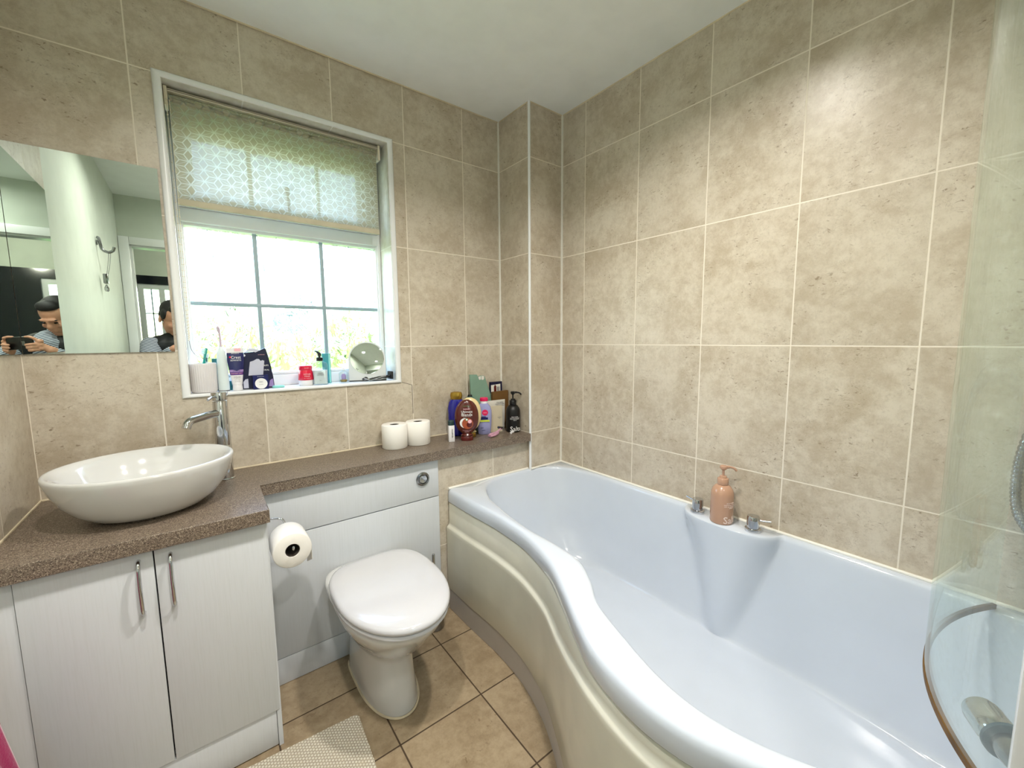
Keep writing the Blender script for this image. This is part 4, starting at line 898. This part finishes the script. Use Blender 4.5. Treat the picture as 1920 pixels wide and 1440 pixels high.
# torn green packet
M['sage'] = plain('sage green card', (128, 160, 140), .65, var=.06); M['card_brown'] = plain('brown card', (112, 78, 32), .7, var=.12); M['card_tan'] = plain('tan card', (206, 194, 168), .7, var=.04); M['card_white'] = plain('white card', (226, 222, 212), .7)
def card(name, loc, rz, label, pts, th, mat, cat='card'):
    t = thing(name, loc, label, cat, rz=rz); bm = bmesh.new(); poly_prism(bm, pts, -th/2, th/2); o = link('panel', bm, mat, t, smooth=False); return t, o
t, o = card('torn_carton', (1.553, -.040, LZ), -.05, 'torn sage green carton, tallest thing at the back of the ledge', [(-.046, 0), (.052, 0), (.063, .155), (.061, .187), (.040, .245), (.026, .284), (.020, .288), (.002, .288), (-.014, .283), (-.019, .295), (-.060, .297), (-.056, .17)], .009, 'sage', 'carton')
bm = bmesh.new(); poly_prism(bm, [(-.012, .283), (-.010, .272), (-.004, .267), (.002, .270), (.002, .286)], -.0062, -.0047); poly_prism(bm, [(.006, .287), (.006, .268), (.016, .266), (.022, .272), (.021, .286)], -.0062, -.0047); link('torn_spot', bm, 'card_white', o, smooth=False)
t, o = card('picture_carton', (1.655, -.036, LZ), -.0, 'dark carton with a small picture of a red bottle, beside the sage green carton', [(-.036, 0), (.036, 0), (.036, .250), (-.036, .250)], .016, 'navy_dark', 'carton')
bm = bmesh.new(); poly_prism(bm, [(-.036, .182), (.024, .196), (.024, .238), (-.036, .234)], -.0088, -.0081); w_ = link('picture', bm, 'card_white', o, smooth=False)
bm = bmesh.new(); poly_prism(bm, [(-.018, .196), (-.002, .197), (-.002, .226), (-.006, .230), (-.008, .235), (-.013, .235), (-.014, .230), (-.018, .226)], -.0096, -.0089); link('bottle_print', bm, 'choc_cap', w_, smooth=False)
bm = bmesh.new(); poly_prism(bm, [(.004, .2), (.010, .2), (.010, .224), (.004, .224)], -.0096, -.0089); poly_prism(bm, [(.014, .2), (.018, .2), (.018, .224), (.014, .224)], -.0096, -.0089); link('grey_print', bm, 'greyprint', w_, smooth=False)
t, o = card('brown_carton', (1.664, -.062, LZ), -.05, 'brown carton standing in front of the dark picture carton', [(-.050, 0), (.047, 0), (.047, .203), (-.050, .200)], .016, 'card_brown', 'carton')
t, o = card('leaflet', (1.626, -.082, LZ), -.12, 'white leaflet with small black print behind the tan card', [(-.060, 0), (.046, 0), (.050, .160), (-.060, .158)], .003, 'card_white', 'leaflet')
text('Prescription\nmedicines leaflet\nwith instructions', .0080, 'black', o, x=.020, z=.138, y=.0017)
t, o = card('tan_card', (1.602, -.108, LZ), -.25, 'plain tan card box in front of the white leaflet, left of the black pump bottle', [(-.032, 0), (.034, 0), (.034, .134), (-.032, .134)], .014, 'card_tan', 'card box')
text('made for\nyou', .006, 'greyprint', o, x=.018, z=.072, y=.0072)
M['rosep'] = plain('dusty pink plastic', (198, 150, 172), .3, coat=.3)
t = thing('pink_razor', (1.558, -.178, LZ), 'dusty pink razor lying on the ledge in front of the tan card', 'razor', rz=radians(17))
bm = bmesh.new(); tube(bm, spline([(-.062, .0, .011), (-.045, .0, .012), (-.02, .003, .012), (.005, .002, .015), (.022, 0, .022), (.034, 0, .030)], 6), [.008]*4+[.0095]*8+[.0075]*8+[.005]*11, 14, flat=.8); link('handle', bm, 'rosep', t)
bm = bmesh.new(); tube(bm, spline([(-.066, -.012, .008), (-.04, -.014, .009), (-.012, -.010, .010), (.008, -.004, .012)], 6), [.005]*6+[.0065]*10+[.004]*3, 12); link('second_grip', bm, 'rosep', t)
bm = bmesh.new(); box(bm, (.028, -.019, .026), (.040, .019, .038), bev=.003); h = link('head', bm, 'dark_chrome', t)
t = thing('lip_balm', (1.640, -.196, LZ), 'tiny white tube lying in front of the black pump bottle', 'tube', rz=.5)
bm = bmesh.new(); tube(bm, [(-.014, 0, .0062), (.014, 0, .0062)], .006, 14); link('tube_body', bm, 'white_plastic', t)
def salta(loc, rz, label, k, m, mpr, sp, phase, ht=1.):
    t = thing('pump_bottle', loc, label, 'pump bottle', rz=rz)
    r_ = k; H = ht
    bd = link('bottle', loftz([(0, r_*.92, r_*.92), (.003, r_*.985, r_*.985), (.006, r_, r_), (.100*H, r_, r_), (.112*H, r_*.97, r_*.97), (.124*H, r_*.86, r_*.86), (.134*H, r_*.66, r_*.66), (.139*H, r_*.44, r_*.44)], 48), m, t, angle=60)
    co = link('collar', loftz([(.139*H, r_*.47, r_*.47), (.141*H, r_*.49, r_*.49), (.160*H, r_*.49, r_*.49), (.162*H, r_*.45, r_*.45), (.163*H, r_*.34, r_*.34), (.170*H, r_*.30, r_*.30), (.171*H, r_*.13, r_*.13)], 36), m, t)
    bm = bmesh.new(); lathe(bm, [(r_*.11, .170*H), (r_*.11, .190*H), (r_*.22, .193*H), (r_*.33, .198*H), (r_*.33, .205*H), (r_*.24, .208*H)], n=24)
    a = sp; tube(bm, spline([(0, 0, .201*H), (.018*cos(a), .018*sin(a), .2025*H), (.034*cos(a), .034*sin(a), .199*H), (.043*cos(a), .043*sin(a), .190*H)], 5), [r_*.15]*6+[r_*.11]*10, 12); link('pump', bm, m, co)
    text('Salta', .034*k/.037, mpr, bd, z=.018, bend=r_, y=.0004, phase=phase, name='lettering', thick=.0004)
    text('BODY WASH\nnourishing shower gel\nwith salt and minerals\n500 ml', .0058, mpr, bd, z=.072, bend=r_, y=.0002, phase=phase-.15)
    return t
M['blackbottle'] = plain('matt black bottle', (7, 7, 8), .4, var=.1); M['tanbottle'] = plain('glossy tan bottle', (188, 148, 122), .2, coat=.5, var=.03); M['pale_peach'] = plain('pale peach print', (240, 220, 210), .5)
salta((1.676, -.158, LZ), -.52, 'black pump bottle with white lettering at the right end of the ledge', .0365, 'blackbottle', 'whiteprint', -.55+.52, .28)
salta((1.868, -1.140, RZ), -.95, 'tan pump bottle standing between the two chrome bath taps', .038, 'tanbottle', 'pale_peach', .1, .82)
# ------------------------------------------------------------------ ceiling lamps, added hall fill light
for i, (x, y, e, lb, spr) in enumerate(((1.15, -1.15, 7.2*1.0, 'nearest the bath', 142), (.45, -1.22, 7.2*.92, 'in front of the basin', 150), (.75, -2.15, 7.2*.6, 'by the door', 170))):
    t = thing('downlight', (x, y, CEIL), 'small round recessed ceiling downlight '+lb+', above the picture', 'ceiling light', group='ceiling downlights')
    bm = bmesh.new(); lathe(bm, [(.030, -.0005), (.044, -.0005), (.045, -.003), (.042, -.006), (.032, -.006), (.030, -.003)], n=36, cap0=False, cap1=False); link('trim_ring', bm, 'chrome', t)
    if 'bulb' not in M:
        n = NT('lit bulb face'); e_ = n.n('ShaderNodeEmission'); e_.inputs[0].default_value = (1, .85, .66, 1); e_.inputs[1].default_value = 12; M['bulb'] = n.done(e_.outputs[0])
    bm = bmesh.new(); lathe(bm, [(.030, -.0035), (.029, -.0005)], n=32); link('bulb_face', bm, 'bulb', t)
    lo_ = lamp('downlight_beam', 'AREA', (x, y, CEIL-.008), e, (1.0, .95, .89), (0, 0, -1), shape='DISK', size=.09)
    lo_.data.spread = radians(spr)
lamp('hall_fill', 'POINT', (.9, -3.4, 2.1), 10.0, (1, .9, .76), shadow_soft_size=.08)  # bare unseen light, added as flat fill from the hall side
# ------------------------------------------------------------------ outside
M['grass'] = plain('bright lawn', (120, 150, 40), .9, var=.3)
bm = bmesh.new(); box(bm, (-60, .6, -2.9), (60, 80, -2.8)); link('lawn', bm, 'grass', smooth=False, label='bright green lawn outside, blurred by the obscure window glass', cat='lawn', kind='stuff')
bm = bmesh.new(); box(bm, (-60, -80, -2.9), (60, -5, -2.8)); link('lawn', bm, 'grass', smooth=False, label='lawn outside the other window, seen in the mirror', cat='lawn', kind='stuff')
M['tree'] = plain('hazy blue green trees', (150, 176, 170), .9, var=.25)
M['leaves'] = plain('yellow green leaves', (176, 190, 92), .9, var=.3, bumpy=.5)
rnd = random.Random(8)
bm = bmesh.new()
for i in range(120):
    x = -6+(i % 60)*.36+rnd.uniform(-.3, .3); z = -1.0+rnd.uniform(0, 2.0)+(1.1 if i > 59 and x > 4 else .35); sphere(bm, (x, 13+rnd.uniform(-.6, .6), z), rnd.uniform(.7, 1.3), u=12, v=8)
for i in range(40): sphere(bm, (-6+i*.55, 13.2, -1.9), .85, u=12, v=8)
link('garden_hedge', bm, 'leaves', label='yellow green garden hedge outside, blurred by the obscure window glass', cat='hedge')

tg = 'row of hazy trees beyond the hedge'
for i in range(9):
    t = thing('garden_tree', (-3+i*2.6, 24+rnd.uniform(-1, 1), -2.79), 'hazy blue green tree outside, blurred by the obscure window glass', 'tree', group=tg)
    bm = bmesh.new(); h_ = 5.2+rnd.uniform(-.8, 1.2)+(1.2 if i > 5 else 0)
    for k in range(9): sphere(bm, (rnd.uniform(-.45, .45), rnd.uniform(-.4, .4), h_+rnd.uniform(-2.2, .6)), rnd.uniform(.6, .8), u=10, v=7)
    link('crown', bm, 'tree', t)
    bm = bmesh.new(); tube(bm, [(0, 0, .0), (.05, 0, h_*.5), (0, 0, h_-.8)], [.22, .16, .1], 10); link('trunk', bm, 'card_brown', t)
# ------------------------------------------------------------------ the person in the mirrors
M['skin'] = plain('skin', (206, 150, 122), .5, sss=.1, var=.06); M['hair'] = plain('dark hair', (22, 18, 18), .6, var=.2, bumpy=.6)
M['vest'] = plain('black padded vest', (14, 16, 18), .6, var=.1); M['trousers'] = plain('dark trousers', (34, 38, 52), .85); M['shoe'] = plain('black shoe', (20, 18, 18), .5)
def stripes():
    n = NT('grey and white striped knit'); S = n.sep(n.obj())
    w = n.M('SINE', n.M('MULTIPLY', n.M('ADD', S[2], n.M('MULTIPLY', S[0], .35)), 2*pi/.011))
    return n.done(n.prin(n.mix(n.step(w, -.2, .4), lin((70, 78, 96)), lin((196, 200, 210))), .9))
M['stripes'] = stripes()
def cap_(bm, a, b, r1, r2, n=14):
    a, b = Vector(a), Vector(b); T = (b-a).normalized(); tube(bm, [a-T*r1*.85, a-T*r1*.5, a, b, b+T*r2*.5, b+T*r2*.85], [r1*.5, r1*.87, r1, r2, r2*.87, r2*.5], n)
def remesh(o, vox, sm=3):
    m = o.modifiers.new('blend', 'REMESH'); m.mode = 'VOXEL'; m.voxel_size = vox; m.use_smooth_shade = True
    if sm: s = o.modifiers.new('relax', 'SMOOTH'); s.iterations = sm; s.factor = .5
pr_ = thing('person', (.36, -2.30, 0), 'person in a black vest and striped shirt holding up a phone, seen in the mirrors', 'person')
def S_(p): return Vector(p)-pr_.location
HC = Vector((.292, -2.065, 1.395)); hf = (Vector((.40, -1.83, 1.235))-HC).normalized()
hx = hf.cross(Vector((0, 0, 1))).normalized(); hz = hx.cross(hf)
HM = Matrix(((hx.x, hf.x, hz.x, HC.x-pr_.location.x), (hx.y, hf.y, hz.y, HC.y-pr_.location.y), (hx.z, hf.z, hz.z, HC.z-pr_.location.z), (0, 0, 0, 1)))
def hp_(x, y, z): return HM @ Vector((x, y, z))
def ell(bm, c, rx, ry, rz, M_=HM):
    r_ = bmesh.ops.create_uvsphere(bm, u_segments=20, v_segments=14, radius=1, matrix=M_ @ Matrix.Translation(c) @ Matrix.Diagonal((rx, ry, rz, 1)))
SHL, SHR = Vector((.155, -2.075, 1.205)), Vector((.500, -2.19, 1.205)); NK = Vector((.305, -2.13, 1.275)); PV = Vector((.40, -2.40, .90))
PC = CAM - _F*.0145 + _R*.022
HL, HR = PC-_R*.094-_F*.012-_U*.012, PC+_R*.094-_F*.012-_U*.012
EL, ER = Vector((.135, -1.93, 1.045)), Vector((.610, -2.03, 1.03))
bm = bmesh.new()
ell(bm, (0, -.012, .035), .074, .092, .085); ell(bm, (0, .022, -.03), .062, .068, .075); ell(bm, (0, .048, -.078), .034, .034, .030)
ell(bm, (0, .090, -.020), .013, .020, .020); ell(bm, (0, .084, .002), .010, .014, .028); ell(bm, (0, .080, .022), .048, .014, .010); ell(bm, (-.034, .062, -.022), .022, .022, .018); ell(bm, (.034, .062, -.022), .022, .022, .018)
ell(bm, (0, .080, -.052), .024, .012, .006); ell(bm, (0, .078, -.061), .021, .012, .006)
for sx in (-1, 1): ell(bm, (sx*.077, -.012, -.008), .009, .018, .031)
cap_(bm, hp_(0, -.02, -.06), S_(NK), .050, .056); cap_(bm, S_(NK), S_((SHL+SHR)/2), .06, .07); cap_(bm, S_(SHL), S_(SHR), .05, .05)
cap_(bm, S_((SHL+SHR)/2), S_(PV), .10, .11)
def hand(P, side):
    """P wrist end of the palm; side -1 = his left hand"""
    ax = _R*(-side)
    palm0, palm1 = P-_U*.02, P+_U*.022
    for k in range(3): cap_(bm, S_(palm0+(palm1-palm0)*k/2-ax*.012), S_(palm0+(palm1-palm0)*k/2+ax*.004), .0135, .0125, 10)
    for k, (L, du) in enumerate(((.040, .026), (.046, .008), (.043, -.010), (.034, -.027))):
        b0 = P+_U*du+ax*.0+_F*.004; b1 = P+_U*du+ax*.010+_F*.030; b2 = P+_U*(du-.002)+ax*(L*.75)+_F*.0325; b3 = P+_U*(du-.003)+ax*L+_F*.030
        if k == 0:
            b1 = P+_U*.044+ax*.010+_F*.016; b2 = P+_U*.050+ax*.032+_F*.013; b3 = P+_U*.049+ax*.058+_F*.012
        cap_(bm, S_(b0), S_(b1), .0095, .0085, 8); cap_(bm, S_(b1), S_(b2), .0085, .0078, 8); cap_(bm, S_(b2), S_(b3), .0078, .0068, 8)
    t0 = P-_U*.022-_F*.006; t1 = P-_U*.012+ax*.022-_F*.014; t2 = P+_U*.004+ax*.042-_F*.013
    cap_(bm, S_(t0), S_(t1), .0125, .0105, 8); cap_(bm, S_(t1), S_(t2), .0105, .0088, 8)
for P, E_, s in ((HL, EL, -1), (HR, ER, 1)):
    hand(P, s); wr = P-_F*.03-_R*(-s)*.028-_U*.035
    cap_(bm, S_(wr), S_(P), .0215, .018); cap_(bm, S_(E_), S_(wr), .036, .024)
for s_, e_ in ((SHL, EL), (SHR, ER)): cap_(bm, S_(s_), S_(e_), .052, .040)
KL, KR, AL, AR = Vector((.275, -2.22, .50)), Vector((.52, -2.29, .50)), Vector((.245, -2.36, .10)), Vector((.535, -2.42, .10))
HPL, HPR = PV+Vector((-.09, .02, -.03)), PV+Vector((.09, -.02, -.03))
cap_(bm, S_(HPL), S_(HPR), .10, .10)
for h_, k_, a_ in ((HPL, KL, AL), (HPR, KR, AR)): cap_(bm, S_(h_), S_(k_), .078, .054); cap_(bm, S_(k_), S_(a_), .052, .036); cap_(bm, S_(a_), S_(a_+Vector((.02, .09, -.055))), .036, .028)
body = link('body', bm, 'skin', pr_); remesh(body, .0042, 2)
bm = bmesh.new()
ell(bm, (0, -.030, .052), .079, .088, .076); ell(bm, (0, .030, .092), .058, .042, .034); ell(bm, (0, -.075, .0), .064, .040, .070); ell(bm, (.0, .052, .092), .046, .022, .020)
for sx in (-1, 1): ell(bm, (sx*.070, .0, .035), .014, .030, .040)
o = link('hair', bm, 'hair', body); remesh(o, .005, 1)
bm = bmesh.new()
for sx in (-1, 1): ell(bm, (sx*.030, .0765, .001), .0105, .008, .0045); ell(bm, (sx*.031, .0815, .022), .019, .006, .0045)
link('eyebrow', bm, 'hair', body)
bm = bmesh.new()
for s_, e_, h_, s in ((SHL, EL, HL, -1), (SHR, ER, HR, 1)):
    wr = h_-_F*.03-_R*(-s)*.028-_U*.035; wr = e_.lerp(wr, .86)
    cap_(bm, S_(s_), S_(e_), .066, .052); cap_(bm, S_(e_), S_(wr), .050, .034)
cap_(bm, S_(SHL), S_(SHR), .062, .062); cap_(bm, S_((SHL+SHR)/2), S_(PV), .12, .125); cap_(bm, S_(NK+Vector((0, -.01, -.02))), S_((SHL+SHR)/2), .064, .075)
o = link('striped_shirt', bm, 'stripes', pr_); remesh(o, .009, 3)
bm = bmesh.new(); sv = (SHR-SHL)
for k in (.14, .32, .5, .68, .86):
    a_ = SHL+sv*k; c_ = PV+(k-.5)*sv*.62+Vector((0, 0, .03)); cap_(bm, S_(a_), S_(c_), .078 if k in (.14, .86) else .100, .115)
cap_(bm, S_(NK+Vector((0, -.025, -.03))), S_(NK+Vector((.0, -.03, -.06))), .070, .085)
o = link('black_vest', bm, 'vest', pr_); remesh(o, .009, 3)
bm = bmesh.new(); cap_(bm, S_(HPL), S_(HPR), .115, .115)
for h_, k_, a_ in ((HPL, KL, AL), (HPR, KR, AR)): cap_(bm, S_(h_), S_(k_), .090, .066); cap_(bm, S_(k_), S_(a_), .063, .050)
o = link('trousers', bm, 'trousers', pr_); remesh(o, .010, 3)
for a_ in (AL, AR):
    bm = bmesh.new(); cap_(bm, S_(a_+Vector((-.005, -.03, -.055))), S_(a_+Vector((.025, .12, -.062))), .044, .038); cap_(bm, S_(a_+Vector((0, -.01, -.01))), S_(a_+Vector((0, 0, -.04))), .046, .046)
    for v in bm.verts: v.co.z = max(v.co.z, .002)
    o = link('shoe', bm, 'shoe', pr_)
# phone held up by the person
ph = thing('mobile_phone', PC, 'black phone held up in landscape by the person, seen only in the mirrors', 'phone')
PM = Matrix(((_R.x, _F.x, _U.x), (_R.y, _F.y, _U.y), (_R.z, _F.z, _U.z)))
bm = bmesh.new(); box(bm, (-.078, -.0045, -.038), (.078, .0040, .038), bev=.004, seg=3); bmesh.ops.transform(bm, matrix=PM.to_4x4(), verts=bm.verts[:]); link('case', bm, 'black', ph)
bm = bmesh.new(); box(bm, (-.036, .004, -.014), (-.008, .0055, .014), bev=.003); bmesh.ops.transform(bm, matrix=PM.to_4x4(), verts=bm.verts[:]); link('camera_island', bm, 'dark_chrome', ph)
bpy.context.view_layer.update()
